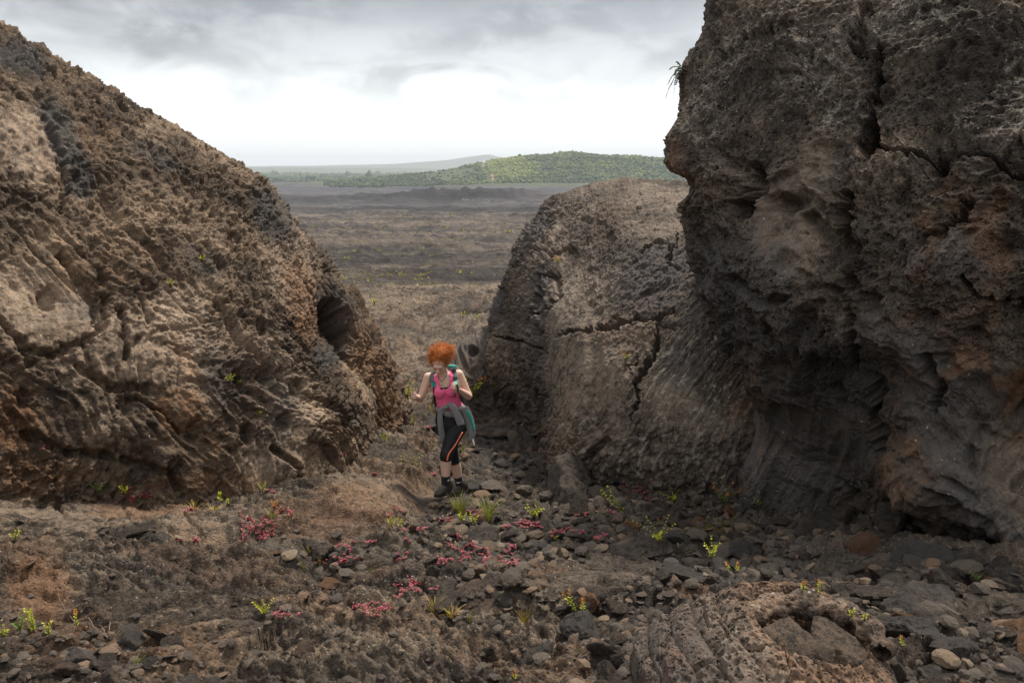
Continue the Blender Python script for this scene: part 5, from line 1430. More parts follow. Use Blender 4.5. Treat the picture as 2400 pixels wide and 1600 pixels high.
    S(610, 976, 14, 'little upright yellow sprig low on the left mound', .2, 2, 0, 6, leafpx=5)
    S(1306, 614, 14, 'yellow orange sprig in a hollow on top of the dome', .8, 4, .2, 5, leafpx=6)
    S(1470, 842, 20, 'red and green sprig beside the vertical crack of the dome', .7, 3, .3, 5, (-.2, 0), leafpx=7)
    S(1085, 745, 14, 'small yellow shoot on the pahoehoe hump in the gap', .4, 2, 0, 5, leafpx=6)
    S(1118, 752, 14, 'yellow shoot at the right end of the pahoehoe hump', .4, 2, 0, 5, leafpx=6)
    S(878, 715, 16, 'yellow shoots on the rim of the striated slab', .4, 3, 0, 5, leafpx=6)
    # grass
    grass_tuft(1078, 1200, 52, 62, 90, 'arching green grass tuft right in front of the hiker\'s boots')
    grass_tuft(1143, 1214, 52, 70, 90, 'second green grass tuft, right of the one by the boots')
    grass_tuft(636, 1216, 30, 34, 36, 'pale yellow green fern like tuft at the top of a red patch')
    grass_tuft(1228, 1458, 46, 40, 36, 'upright yellow grass tuft in the central foreground rubble', True)
    grass_tuft(1018, 1432, 40, 60, 50, 'wispy ochre grass left of the large brown block', True)
    grass_tuft(1060, 1440, 26, 50, 40, 'dry brownish grass under the large brown block', True, 4)
    grass_tuft(452, 1192, 24, 50, 26, 'bright yellow grass blades along the mound foot', True)
    grass_tuft(500, 1196, 20, 44, 20, 'yellow grass blades below the plump rosette shoot', True, 3)
    grass_tuft(712, 1334, 32, 20, 14, 'green grass sprout under the dark crumbly block')
    grass_tuft(750, 1324, 34, 16, 12, 'thin grass sprout left of the dark grey stone')
    grass_tuft(724, 1290, 18, 26, 12, 'yellow grass blades above the dark crumbly block', True)
    grass_tuft(872, 1336, 18, 24, 14, 'small yellow green tuft at the end of a red runner')
    grass_tuft(1100, 1452, 30, 20, 14, 'slim green blades by the curled dry twig')
    grass_tuft(320, 1552, 24, 26, 14, 'yellow green sprout on the bottom left gravel')
    grass_tuft(1015, 965, 26, 30, 20, 'yellow green blades behind the hiker\'s hip', True)
    grass_tuft(968, 995, 30, 16, 16, 'slim pale grass between the slab and the hiker\'s sleeve')
    # red creeping plants
    reds = [(602, 1236, 46, 22, 300, 'largest round mat of red creeping plant, on the pale shelf at left', 8), (456, 1268, 24, 6, 45, 'short red runner on the dark ropy ground at left', 0), (815, 1296, 20, 16, 50, 'red runner beside the dark grey stone', 0),
            (836, 1320, 62, 10, 130, 'long red runner trailing right from the dark grey stone', 0), (868, 1428, 52, 16, 170, 'red mat with upright pink flower heads near bottom centre left', 12), (678, 1440, 34, 9, 60, 'small bright red runner beside the lone green seedling', 0),
            (966, 1380, 36, 20, 170, 'dense red mat left of the brown blocks', 5), (938, 1310, 16, 6, 24, 'tiny red patch on bare soil left of centre', 1), (1040, 1318, 26, 9, 60, 'red patch in the middle of the slope', 0),
            (1108, 1298, 48, 18, 200, 'spreading red mat left below the blackish boulder', 6), (1150, 1314, 36, 8, 60, 'red runner just under the tan block', 0), (1196, 1290, 34, 8, 60, 'red runner right of the tan block', 2),
            (1198, 1320, 26, 7, 36, 'lowest short red runner in the central rubble', 0), (1118, 1205, 26, 10, 60, 'pale red patch between the two grass tufts', 3), (1190, 1230, 30, 7, 50, 'red runner right of the grass tufts', 0),
            (1256, 1228, 36, 8, 80, 'red runner below the round leafy seedling', 0), (1310, 1250, 32, 7, 60, 'left red runner crossing a flat grey stone', 0), (1350, 1246, 32, 6, 50, 'right red runner crossing a flat grey stone', 0),
            (1398, 1262, 30, 8, 55, 'rightmost red runner in the rubble', 0), (1362, 1208, 20, 6, 30, 'short red patch under the tipped slab', 0), (1068, 1258, 24, 6, 36, 'thin red runner below the first grass tuft', 1), (976, 1242, 36, 8, 60, 'red runner on the slope left of the grass', 1),
            (972, 1272, 22, 5, 26, 'small red patch on the slope under a longer runner', 0), (846, 1272, 26, 7, 40, 'red patch on the shoulder left of centre', 0), (932, 1200, 20, 7, 34, 'red patch at the edge of the shoulder', 0), (1056, 1222, 22, 8, 40, 'pink flowering red patch left of the small bright seedling', 5),
            (298, 1152, 50, 10, 80, 'wide scatter of dark red leaves at the mound foot', 0), (330, 1170, 40, 7, 70, 'pink red mat along the mound foot', 1), (404, 1132, 22, 10, 34, 'red leaves under the bulging knob of the mound', 0), (632, 1156, 16, 8, 24, 'red leaves beside the pair of thin shoots', 0),
            (660, 1204, 26, 8, 50, 'red leaves above the round mat', 3), (452, 1196, 26, 6, 36, 'red leaves among yellow grass blades', 3), (882, 1113, 12, 5, 16, 'small crimson patch high on the shoulder', 0), (1440, 1200, 22, 8, 34, 'red leaves under the tall leggy seedling', 0),
            (1490, 1160, 26, 14, 50, 'dark red runner climbing the base of the dome', 0), (1008, 1118, 12, 10, 18, 'thin red sprig left of the hiker\'s boots', 0), (103, 1052, 7, 5, 8, 'single red sprig low on the far left of the mound', 0), (805, 1072, 12, 10, 18, 'red leaves where the mound meets the striated slope', 0), (948, 985, 6, 16, 16, 'hanging crimson strand on the slab edge', 1), (1010, 1000, 14, 5, 14, 'crimson strand on the stones behind the hiker', 0)]
    for (x, y, rx, ry, n, lab, fl) in reds: red_mat(x, y, rx, ry, n, lab, fl)
    # dry twigs
    twig([[(190, 1480, 0), (170, 1455, 8), (150, 1430, 22), (146, 1418, 34)]], 'curved bare twig rising beside the ochre tipped shoot')
    twig([[(105, 1486, 2), (130, 1494, 4), (160, 1496, 2), (180, 1494, 0)], [(150, 1496, 2), (140, 1490, 8)]], 'pale dry twig lying from the corner seedlings')
    twig([[(208, 1450, 2), (225, 1480, 8), (255, 1498, 2)], [(255, 1500, 0), (262, 1470, 14), (268, 1455, 24)], [(255, 1500, 0), (240, 1475, 14)], [(262, 1500, 0), (285, 1478, 16)], [(258, 1500, 0), (275, 1495, 6)]], 'tangle of dark dead twigs on the bottom left gravel', r=1.3)
    twig([[(1128, 1436, 10), (1132, 1448, 4), (1145, 1462, 2)]], 'short curled dry twig by the slim green blades')
    twig([[(1297, 1474, 4), (1303, 1490, 6), (1299, 1505, 3), (1303, 1518, 1)]], 'pale crooked twig above the wedge shaped stone')
    twig([[(1600, 1296, 4), (1625, 1290, 14), (1650, 1300, 4)], [(1605, 1300, 4), (1630, 1298, 12), (1645, 1310, 4)], [(1598, 1304, 2), (1622, 1306, 8), (1640, 1300, 10)]], 'tangle of thin dry runners left of the lone yellow seedling', r=.8)
    twig([[(163, 1165, 2), (180, 1160, 4), (200, 1168, 0)]], 'pale twig near the dark leafy seedling')
    build_fern()

def build_fern():
    """Drooping fern on the edge of the overhanging cliff, seen against the sky."""
    p, n, ob = None, None, None
    for x in range(1590, 1660, 3):
        p, n, ob = cast(x, 165)
        if p is not None and ob.name.startswith('lava_cliff'): break
    g = np.random.default_rng(3)
    k = (p[1] * CT - (p[2] - CAM[2]) * ST) / F_PX
    root = empty('fern', p); tag(root, 'drooping fern hanging from the cliff edge against the sky', 'fern')
    for i, (dx, dy, m) in enumerate([(-26, -4, M_LEAFG), (-30, 30, M_LEAFG), (-34, 60, M_FROND), (-22, 52, M_FROND), (-14, -18, M_LEAFG), (-20, 12, M_LEAFG)]):
        lf = MB(); e = np.array([dx * k, g.normal(0, .03), -dy * k])
        c = np.array([0.0, 0, .02]); mid = .5 * (c + e) + np.array([-6 * k, 0, 10 * k])
        P = np.array([(1 - t) ** 2 * c + 2 * t * (1 - t) * mid + t * t * e for t in np.linspace(0, 1, 16)])
        lf.tube(P, np.linspace(.8 * k, .35 * k, 16), 4)
        for j in range(2, 16):
            x, y, d = frame_of(P[min(j, 15)] - P[j - 1])
            for s in (-1, 1):
                add_leaf(lf, P[j], s * x + d * .5 + g.normal(0, .15, 3), y, 9 * k * (1.1 - j / 18), 1.9 * k, g.random(), .2, .2)
        lf.build('frond', m, root)
M_FROND = leaf_mat('dead_frond', (.04, .035, .02), (.10, .08, .04))

# ------------------------------------------------------------------ far vegetation
def build_far():
    m, t = new_mat('canopy'); out = t.n('ShaderNodeOutputMaterial'); b = t.n('ShaderNodeBsdfPrincipled'); t.l(b.outputs[0], out.inputs[0])
    t.l(t.ramp(t.attr('tint'), [(0, (.020, .040, .012)), (.5, (.062, .098, .026)), (1, (.19, .215, .05))]), b.inputs['Base Color']); b.inputs['Roughness'].default_value = .8; b.inputs['Specular IOR Level'].default_value = .2
    g = np.random.default_rng(9)
    V0, T0 = ICO[1]; V2, T2 = ICO[2]
    def scatter(n, xs, ys, keep, size, name, label, fine=False):
        x = g.uniform(*xs, n); y = g.uniform(*ys, n)
        hz = hill(x, y); z = ground_base(x, y) + hz
        px, py, _ = proj(np.stack([x, y, z], 1))
        ok = keep(x, y, hz, px, py)
        x, y, z, px, py = x[ok], y[ok], z[ok], px[ok], py[ok]; n = len(x)
        s = size[0] * np.exp(g.normal(0, size[1], n)); V0_, T0_ = (V2, T2) if fine else (V0, T0)
        jit = 1 + g.normal(0, .24, (n, len(V0_), 1))
        P = V0_[None] * jit * (s[:, None, None] * np.array([1, 1, .85])) + np.stack([x, y, z + s * .55], 1)[:, None, :]
        tn = np.clip(g.normal(.42, .22, n) + .35 * n2(x / 70, y / 70, 4) + .75 * blob(px, py, 1195, 390, 65, 26) - .2 * (px < 1040), 0, 1)
        tint = np.clip(tn[:, None] + g.normal(0, .12, (n, len(V0_))), 0, 1).ravel()
        me = mesh_np(name, P.reshape(-1, 3), None, (T0_[None] + (np.arange(n) * len(V0_))[:, None, None]).reshape(-1, 3))
        attr(me, 'tint', tint); o = link(name, me, m); tag(o, label, 'forest', kind='stuff'); print(name, n)
    clear = lambda px, py: np.maximum(blob(px, py, 1050, 408, 72, 20, -8), sstep(1.4, .6, polydist(px, py, [(1136, 378), (1133, 390), (1138, 400), (1148, 412), (1152, 424), (1155, 440)])[0] / (4 + 6 * blob(px, py, 1150, 418, 18, 10))))
    scatter(30000, (-520, 520), (1520, 2000), lambda x, y, h, px, py: (h > 1.2 + 2.5 * n2(x / 40, y / 40, 3)) & (px > 760) & (px < 1720) & (g.uniform(0, 1, len(x)) > clear(px, py) * .96) & (g.uniform(0, 1, len(x)) < sstep(740, 1080, px) * .8 + .2), (2.1, .3), 'forest', 'dense green forest covering the distant hill')
    scatter(7000, (-1500, -180), (2150, 4200), lambda x, y, h, px, py: (n2(x / 160, y / 90, 12) > -.25) & (px > 560) & (px < 1250), (5.0, .35), 'woodland', 'hazy strip of distant woodland left of the hill')
    # low yellow-green plants dotted over the plain
    g2 = np.random.default_rng(21)
    n = 9000; y = np.exp(g2.uniform(np.log(24), np.log(360), n)); x = y * g2.uniform(-.32, .06, n)
    h = ground_detail(x, y)[0]; z = ground_base(x, y) + h
    ok = (n2(x * .12, y * .07, 31) + .5 * n2(x * .5, y * .3, 32) + .25 * blob(*proj(np.stack([x, y, z], 1))[:2], 980, 665, 260, 30) > .30)
    x, y, z = x[ok], y[ok], z[ok]
    mb = MB()
    for i in range(len(x)):
        s = (.030 + .0014 * y[i]) * math.exp(g2.normal(0, .45))
        for k in range(7):
            a = g2.uniform(0, 6.28); d = np.array([math.cos(a), math.sin(a), g2.uniform(.5, 2.0)]); d /= np.linalg.norm(d)
            q = np.array([x[i], y[i], z[i]]) + g2.normal(0, .35, 3) * s * [1, 1, .2]; sd = np.array([-math.sin(a), math.cos(a), 0]) * s * .22
            mb.add([q - sd, q + sd, q + d * s], tris=[(0, 1, 2)], tint=g2.random())
    o = mb.build('scrub', leaf_mat('scrub_leaf', (.13, .13, .022), (.36, .31, .06)), smooth=False); tag(o, 'low yellow scrub dotted over the lava plain', 'scrub', kind='stuff'); print('scrub', len(x))
    # two steam wisps above the track
    v, tt = new_mat('steam'); oo = tt.n('ShaderNodeOutputMaterial'); pv = tt.n('ShaderNodeVolumePrincipled'); pv.inputs['Color'].default_value = (.95, .96, 1, 1); pv.inputs['Density'].default_value = .05; tt.l(pv.outputs[0], oo.inputs['Volume'])
    p0 = at(1134, 388, 1720); P, T = ICO[3]
    q = P.astype(f32); P = P * (1 + .35 * fbm3(q * 1.6, 3, 8))[:, None] * [4.0, 4.0, 8.5]; P[:, 0] += P[:, 2] * .25
    o = link('steam', mesh_np('steam', P + p0 + [0, 0, 4], None, T), v); tag(o, 'small white wisp of steam above the hill track', 'steam', kind='stuff')
# ------------------------------------------------------------------ the hiker
def nrm(v): v = np.asarray(v, float); return v / (np.linalg.norm(v) + 1e-12)

def skin_mat():
    m, t = new_mat('skin'); out = t.n('ShaderNodeOutputMaterial'); b = t.n('ShaderNodeBsdfPrincipled'); t.l(b.outputs[0], out.inputs[0])
    pos = t.n('ShaderNodeTexCoord').outputs['Object']
    c = t.ramp(t.noise(pos, 22, 5, .6), [(.3, (.66, .42, .32)), (.7, (.75, .51, .40))])
    c = t.mix(t.math('MULTIPLY', t.attr('blush'), .25), c, (.50, .17, .12))
    c = t.mix(t.math('MULTIPLY', t.attr('lips'), .75), c, (.40, .095, .085))
    c = t.mix(t.math('MULTIPLY', t.attr('lash'), .85), c, (.055, .028, .018))
    t.l(c, b.inputs['Base Color']); b.inputs['Roughness'].default_value = .5; b.inputs['Specular IOR Level'].default_value = .35
    b.inputs['Subsurface Weight'].default_value = .12; b.inputs['Subsurface Radius'].default_value = (.012, .005, .003); b.inputs['Subsurface Scale'].default_value = .5
    return m

def cloth_mat(name, c0, rough=.85, var=.12, scale=260, sheen=.2, streak=0.0):
    m, t = new_mat(name); out = t.n('ShaderNodeOutputMaterial'); b = t.n('ShaderNodeBsdfPrincipled'); t.l(b.outputs[0], out.inputs[0])
    pos = t.n('ShaderNodeTexCoord').outputs['Object']
    n = t.noise(pos, scale, 3, .6); k = t.ramp(n, [(.3, 1 - var), (.7, 1 + var)])
    t.l(t.mix(1.0, c0 if not isinstance(c0, tuple) else t.mix(0.0, c0, c0), k, 'MULTIPLY'), b.inputs['Base Color'])
    b.inputs['Roughness'].default_value = rough; b.inputs['Sheen Weight'].default_value = sheen; b.inputs['Specular IOR Level'].default_value = .25
    bp = t.n('ShaderNodeBump'); bp.inputs['Strength'].default_value = .5; bp.inputs['Distance'].default_value = .006
    t.l(t.noise(pos, 26, 3, .5, .4), bp.inputs['Height']); t.l(bp.outputs[0], b.inputs['Normal'])
    return m

def remeshed(mb, voxel, smooth_it=4):
    me = mb.mesh('tmp'); o = link('tmp', me)
    r = o.modifiers.new('r', 'REMESH'); r.mode = 'VOXEL'; r.voxel_size = voxel; r.use_smooth_shade = True
    s = o.modifiers.new('s', 'SMOOTH'); s.factor = .5; s.iterations = smooth_it
    dg = bpy.context.evaluated_depsgraph_get(); ev = o.evaluated_get(dg)
    m2 = bpy.data.meshes.new_from_object(ev)
    bpy.data.objects.remove(o); bpy.data.meshes.remove(me)
    n = len(m2.vertices); V = np.empty(n * 3, f32); m2.vertices.foreach_get('co', V); V = V.reshape(-1, 3).astype(float)
    N = np.empty(n * 3, f32); m2.vertices.foreach_get('normal', N); N = N.reshape(-1, 3).astype(float)
    nl = len(m2.polygons); lt = np.empty(nl, np.int32); m2.polygons.foreach_get('loop_total', lt)
    ls = np.empty(nl, np.int32); m2.polygons.foreach_get('loop_start', ls)
    lv = np.empty(len(m2.loops), np.int32); m2.loops.foreach_get('vertex_index', lv)
    Q = lv[ls[lt == 4][:, None] + np.arange(4)]; T = lv[ls[lt == 3][:, None] + np.arange(3)]
    bpy.data.meshes.remove(m2)
    return V, N, Q, T

def cover(name, V, N, Q, T, mask, off, mat, parent, extra=None, thick=.003):
    """Garment: the part of the body surface inside MASK pushed out along its normals, with a turned-in rim."""
    ok4 = mask[Q].all(1); q = Q[ok4]; t = T[mask[T].all(1)] if len(T) else T
    used = np.unique(np.concatenate([q.ravel(), t.ravel()])) if len(t) else np.unique(q)
    mp = -np.ones(len(V), int); mp[used] = np.arange(len(used))
    d = off if extra is None else off + extra[used]
    P = V[used] + N[used] * np.reshape(d, (-1, 1)) if np.ndim(d) else V[used] + N[used] * d
    me = mesh_np(name, P, mp[q], mp[t] if len(t) else None)
    o = link(name, me, mat, parent)
    so = o.modifiers.new('thickness', 'SOLIDIFY'); so.thickness = thick; so.offset = -1
    return o

def build_person():
    A = at
    root_p = A(1060, 1163, 7.6)
    # ---- joints, from the photo
    pel, wai, che, nek = A(1057, 986, 7.72), A(1053, 950, 7.73), A(1043, 905, 7.70), A(1039, 872, 7.66)
    Rs, Ls = A(1004, 884, 7.69), A(1075, 877, 7.72)                     # her right is on the viewer's left
    Re, Rw, Rh = A(985, 934, 7.66), A(972, 930, 7.46), A(963, 927, 7.37)
    Le, Lw, Lh = A(1100, 929, 7.71), A(1076, 913, 7.49), A(1065, 906, 7.41)
    Rhp, Lhp = A(1041, 990, 7.74), A(1075, 987, 7.71)
    Lk, La = A(1045, 1066, 7.52), A(1044, 1138, 7.52)
    Rk, Ra = A(1062, 1070, 7.74), A(1078, 1138, 7.82)
    right = nrm(Ls - Rs); spine = nrm(nek - pel); fwd = nrm(np.cross(spine, right)); 
    if fwd[1] > 0: fwd = -fwd                                            # she faces the camera (-Y)
    ang = np.arange(28) * 2 * np.pi / 28
    def ell(c, w, d, x=right, f=fwd, pw=1.0, fs=0.0):
        cs, sn = np.cos(ang), np.sin(ang)
        cs = np.sign(cs) * np.abs(cs) ** pw; sn = np.sign(sn) * np.abs(sn) ** pw
        return c + fs * f + cs[:, None] * x * w + sn[:, None] * f * d
    mb = MB()
    L = lambda a, b, t: a + (b - a) * t
    mb.rings([ell(L(pel, wai, -.52), .075, .075), ell(L(pel, wai, -.32), .140, .105, pw=.9), ell(L(pel, wai, 0), .158, .112, pw=.9), ell(L(pel, wai, .45), .142, .100), ell(wai, .115, .084),
              ell(L(wai, che, .3), .112, .086), ell(L(wai, che, .65), .124, .098, fs=.008), ell(che, .136, .108, fs=.012, pw=.9), ell(L(che, nek, .3), .140, .100, fs=.004, pw=.9), ell(L(che, nek, .6), .138, .082, pw=.9), ell(L(che, nek, .8), .110, .064), ell(nek - spine * .008, .062, .055), ell(nek + spine * .012, .050, .050)])
    for s in (-1, 1): mb.ball(che + right * s * .058 + fwd * .092 + spine * -.012, (.060, .050, .058), 16, 12)
    # head: pitched well down and a little to her right
    up = nrm(A(1036, 818, 7.60) - A(1030, 880, 7.55)); hf = nrm(np.array([-.10, -.88, -.50])); hf = nrm(hf - up * 0)
    hx = nrm(np.cross(hf, np.array([.06, 0, 1.0]))); hx = hx if hx[0] > 0 else -hx
    hu = np.cross(hx, hf); hu = hu if hu[2] > 0 else -hu
    hc = A(1030, 851, 7.575); HR = np.stack([hx, hf, hu], 1)
    H = lambda x, f, u: hc + HR @ np.array([x, f, u])
    def hb(x, f, u, r, n=16): mb.ball(H(x, f, u), r, n, n - 4, HR)
    hb(0, -.012, .030, (.073, .092, .083), 22); hb(0, .012, -.012, (.063, .075, .080), 20); hb(0, .030, -.062, (.044, .052, .042))
    hb(0, .062, -.086, (.021, .022, .018)); hb(0, .078, .022, (.045, .016, .013)); 
    mb.tube([H(0, .083, .012), H(0, .100, -.018), H(0, .104, -.030)], [.009, .011, .013], 10); hb(.011, .092, -.032, (.008, .010, .007)); hb(-.011, .092, -.032, (.008, .010, .007))
    hb(0, .082, -.054, (.023, .010, .006)); hb(0, .079, -.064, (.020, .010, .006))
    for s in (-1, 1):
        hb(s * .040, .058, -.022, (.024, .020, .020)); hb(s * .030, .070, .002, (.015, .012, .010)); hb(s * .073, -.010, -.008, (.010, .018, .030))
    mb.tube([nek - spine * .02, L(nek, hc, .4) + np.array([0, .012, 0]), H(0, -.02, -.03)], [.052, .050, .054], 18)
    # arms
    def limb(pts, rad, seg=16, n=14):
        pts = np.array(pts); tt = np.linspace(0, len(pts) - 1, n); i = np.arange(len(pts))
        P = np.stack([np.interp(tt, i, pts[:, k]) for k in range(3)], 1); Rr = np.interp(tt, i, rad)
        for _ in range(1): P[1:-1] = .25 * P[:-2] + .5 * P[1:-1] + .25 * P[2:]
        mb.tube(P, Rr, seg)
    for S, E, W in ((Rs, Re, Rw), (Ls, Le, Lw)):
        inn = nrm(che + spine * .08 - S)
        limb([S + inn * .045 + spine * .005, S, L(S, E, .35), L(S, E, .75), E], [.050, .050, .044, .037, .035])
        limb([E, L(E, W, .22), L(E, W, .55), L(E, W, .9), W], [.035, .037, .033, .025, .023])
        mb.ball(S, (.050, .050, .050), 14, 10)
    # legs
    limb([L(Lhp, pel, .25) + spine * .02, Lhp - spine * .04, L(Lhp, Lk, .4), L(Lhp, Lk, .8), Lk, L(Lk, La, .12)], [.085, .094, .082, .064, .057, .055], 20, 20)
    limb([L(Rhp, pel, .25) + spine * .02, Rhp - spine * .04, L(Rhp, Rk, .4), L(Rhp, Rk, .8), Rk, L(Rk, Ra, .12)], [.085, .092, .080, .062, .055, .053], 20, 20)
    bk = np.array([0, .016, 0])
    limb([Lk, L(Lk, La, .2) + bk * .6, L(Lk, La, .4) + bk, L(Lk, La, .7) + bk * .4, La], [.054, .055, .056, .043, .035], 18, 16)
    limb([Rk, L(Rk, Ra, .2) + bk * .6, L(Rk, Ra, .4) + bk, L(Rk, Ra, .7) + bk * .4, Ra], [.053, .054, .055, .042, .035], 18, 16)
    # hands: palm, four unequal bent fingers and a thumb
    def hand(W, palm_dir, across, curl_n, bends, thumb_dir, palm_r=(.036, .043, .014)):
        d = nrm(palm_dir); a = nrm(across - d * (across @ d)); n = np.cross(d, a); n = n if n @ curl_n > 0 else -n
        M = np.stack([a, d, n], 1)
        mb.ball(W + d * .047, palm_r, 14, 10, M); mb.tube([W - d * .015, W + d * .02], [.023, .026], 12)
        for i, (ln, o) in enumerate(((.068, -.027), (.076, -.009), (.072, .009), (.058, .026))):
            p = W + d * (.080 - abs(o) * .25) + a * o; pts = [p - d * .016]; ca = 0.0; dd = d
            pts.append(p)
            for s, fr in enumerate((.45, .30, .25)):
                ca += bends[s] * (1 + .06 * i); dd = d * math.cos(ca) + n * math.sin(ca) + a * (.05 * (i - 1.5))
                p = p + nrm(dd) * ln * fr; pts.append(p)
            mb.tube(pts, [.0095, .0095, .0088, .0080, .0065], 9)
        b = W + d * .026 - a * .030; td = nrm(thumb_dir); m_ = b + nrm(td - a * .5) * .030; e = m_ + td * .026
        mb.tube([W + d * .012 - a * .014, b, m_, e, e + nrm(td + n * .4) * .014], [.014, .0125, .0105, .0095, .007], 9)
        return W + d * .085 + n * .03
    rgrip = hand(Rw, Rh - Rw, np.array([.25, 0, -1.0]), np.array([1.0, -.1, .35]), (.75, .9, .6), np.array([.2, -.75, .75]))
    hand(Lw, Lh - Lw + np.array([-.01, 0, .02]), np.array([-.35, -.25, -1.0]), np.array([.5, .9, .1]), (1.0, 1.1, .7), np.array([-.35, -.35, .8]))
    V, N, Q, T = remeshed(mb, .0046, 5)
    # ---- which bone each point belongs to
    bones = {'torso': [pel, wai, che, nek], 'head': [L(nek, hc, .55), hc, H(0, 0, .06)], 'rarm': [L(Rs, Re, .12), Re, Rw, Rh], 'larm': [L(Ls, Le, .12), Le, Lw, Lh],
             'rleg': [L(Rhp, Rk, .15), Rk, Ra], 'lleg': [L(Lhp, Lk, .15), Lk, La]}
    rad = {'torso': .13, 'head': .085, 'rarm': .040, 'larm': .040, 'rleg': .075, 'lleg': .075}
    dist, par = {}, {}
    for k, pts in bones.items():
        best = np.full(len(V), 9.0); pr = np.zeros(len(V)); acc = 0
        for a, b in zip(pts[:-1], pts[1:]):
            e = b - a; ln = np.linalg.norm(e); t = np.clip((V - a) @ e / ln ** 2, 0, 1); dd = np.linalg.norm(V - a - t[:, None] * e, axis=1)
            mm = dd < best; best = np.where(mm, dd, best); pr = np.where(mm, acc + t, pr); acc += 1
        dist[k] = best / np.where((pr > 1.6) & (k[1:] == 'arm'), .075, rad[k]); par[k] = pr
    keys = list(bones); lab = np.argmin(np.stack([dist[k] for k in keys]), 0); is_ = lambda k: lab == keys.index(k)
    rel = V - che; hh = rel @ spine; xx = rel @ right; ff = rel @ fwd
    # face paint: lips, cheeks, lowered lids
    q = (V - hc) @ HR; hd = is_('head')
    lips = hd * np.exp(-((q[:, 0] / .020) ** 2 + ((q[:, 2] + .059) / .009) ** 2)) * (q[:, 1] > .06)
    blush = hd * np.exp(-(((np.abs(q[:, 0]) - .038) / .02) ** 2 + ((q[:, 2] + .022) / .02) ** 2)) * (q[:, 1] > .03) + .6 * hd * np.exp(-((q[:, 0] / .012) ** 2 + ((q[:, 2] + .03) / .012) ** 2)) * (q[:, 1] > .09)
    lash = hd * (q[:, 1] > .05) * (np.exp(-(((np.abs(q[:, 0]) - .030) / .015) ** 4 + ((q[:, 2] + .005 + 6 * (np.abs(q[:, 0]) - .03) ** 2) / .0042) ** 2)) + .45 * np.exp(-(((np.abs(q[:, 0]) - .030) / .018) ** 4 + ((q[:, 2] - .017) / .0045) ** 2)))
    root = empty('person', root_p)
    tag(root, 'red haired woman in pink tank top looking down, grey jacket tied round her waist', 'person')
    me = mesh_np('body', V - root_p, Q, T)
    for nm, a in (('lips', lips), ('blush', blush), ('lash', lash)): attr(me, nm, np.clip(a, 0, 1))
    link('body', me, skin_mat(), root)
    Vl = V - root_p; base_args = (Vl, N, Q, T)
    # ---- clothes
    tor = is_('torso') | ((is_('rarm') & (par['rarm'] < .6) | is_('larm') & (par['larm'] < .6)) & (np.abs(xx) < .115)) | (is_('head') & (hh < .08)) | is_('lleg') | is_('rleg')
    hem = -.225 + .015 * np.sin(xx * 25)
    scoop = .020 + 1.6 * np.maximum(np.abs(xx + .004) - .035, 0)
    front = ff > 0
    strap = (np.abs(np.abs(xx) - .072) < .024)
    top_m = tor & (hh > hem) & (hh < .150) & np.where(front, (hh < scoop) | strap, hh < .07) & (np.abs(xx) < np.where(hh > .0, .128 - .15 * np.clip(hh, 0, .2), .19))
    top_m |= tor & strap & (hh > .03) & (hh < .150) & (ff > -.06)
    fold = .0045 * n3((V * [16, 16, 30]).astype(f32), 5) * sstep(-.02, -.14, hh) + .004 * n3((V * 24).astype(f32), 6)
    fold = fold + .012 * sstep(-.10, -.165, hh)
    PINK = cloth_mat('pink_jersey', (.95, .15, .33), .8, .10)
    cover('tank_top', *base_args, top_m, .0075, PINK, root, fold)
    cover('sports_top', *base_args, is_('torso') & front & (hh < scoop + .016) & (hh > -.02) & (np.abs(xx) < .075), .004, cloth_mat('black_knit', (.012, .012, .013)), root)
    BLACK = cloth_mat('black_leggings', (.012, .012, .014), .6, .2, 200, .05)
    leg = (is_('lleg') & (par['lleg'] < 1.16)) | (is_('rleg') & (par['rleg'] < 1.20)) | (is_('torso') & (hh < -.235))
    cover('leggings', *base_args, leg, .005, BLACK, root, .002 * n3((V * 30).astype(f32), 3))
    SOCK = cloth_mat('black_sock', (.014, .014, .015), .9, .3, 300)
    for k in ('lleg', 'rleg'): cover('sock', *base_args, is_(k) & (par[k] > 1.66), .005, SOCK, root)
    bpy.context.view_layer.update()
    def surf(px, py, lift=.006, only=None):
        d = Vector(nrm(A(px, py, 1.0) - CAM)); o = Vector(CAM)
        ok, loc, nor, i, ob, mx = SC.ray_cast(bpy.context.view_layer.depsgraph, o, d, distance=9.2)
        p = np.array(loc) if ok and loc[1] < 8.1 and loc[1] > 7.1 else A(px, py, 7.68)
        return p - np.array(d) * lift - root_p
    def ribbon(pts, w, th, mat, name, parent=root, lift=.008, smooth_n=24, tint=.5):
        P = np.array([surf(*p, lift=lift) if len(p) == 2 else A(*p) - root_p for p in pts])
        tt = np.linspace(0, len(P) - 1, smooth_n); P = np.stack([np.interp(tt, np.arange(len(P)), P[:, k]) for k in range(3)], 1)
        for _ in range(2): P[1:-1] = .25 * P[:-2] + .5 * P[1:-1] + .25 * P[2:]
        m_ = MB(); ww = np.interp(np.linspace(0, 1, smooth_n), np.linspace(0, 1, len(np.atleast_1d(w))), np.atleast_1d(w))
        R_ = []
        for k in range(smooth_n):
            t = nrm(P[min(k + 1, smooth_n - 1)] - P[max(k - 1, 0)]); v = nrm(P[k] + root_p - CAM); s = nrm(np.cross(t, v)); n = np.cross(s, t)
            R_.append(np.array([P[k] + s * ww[k] * math.cos(a) + n * th * math.sin(a) for a in np.arange(8) * math.pi / 4]))
        m_.rings(R_); return m_.build(name, mat, parent)
    CORAL = cloth_mat('coral_piping', (.85, .20, .09), .6)
    ribbon([(1084, 1012), (1076, 1026), (1066, 1044), (1055, 1058), (1050, 1067), (1048, 1079)], .0075, .003, CORAL, 'leg_stripe', lift=.003)
    WHITE = cloth_mat('white_print', (.75, .75, .76), .6)
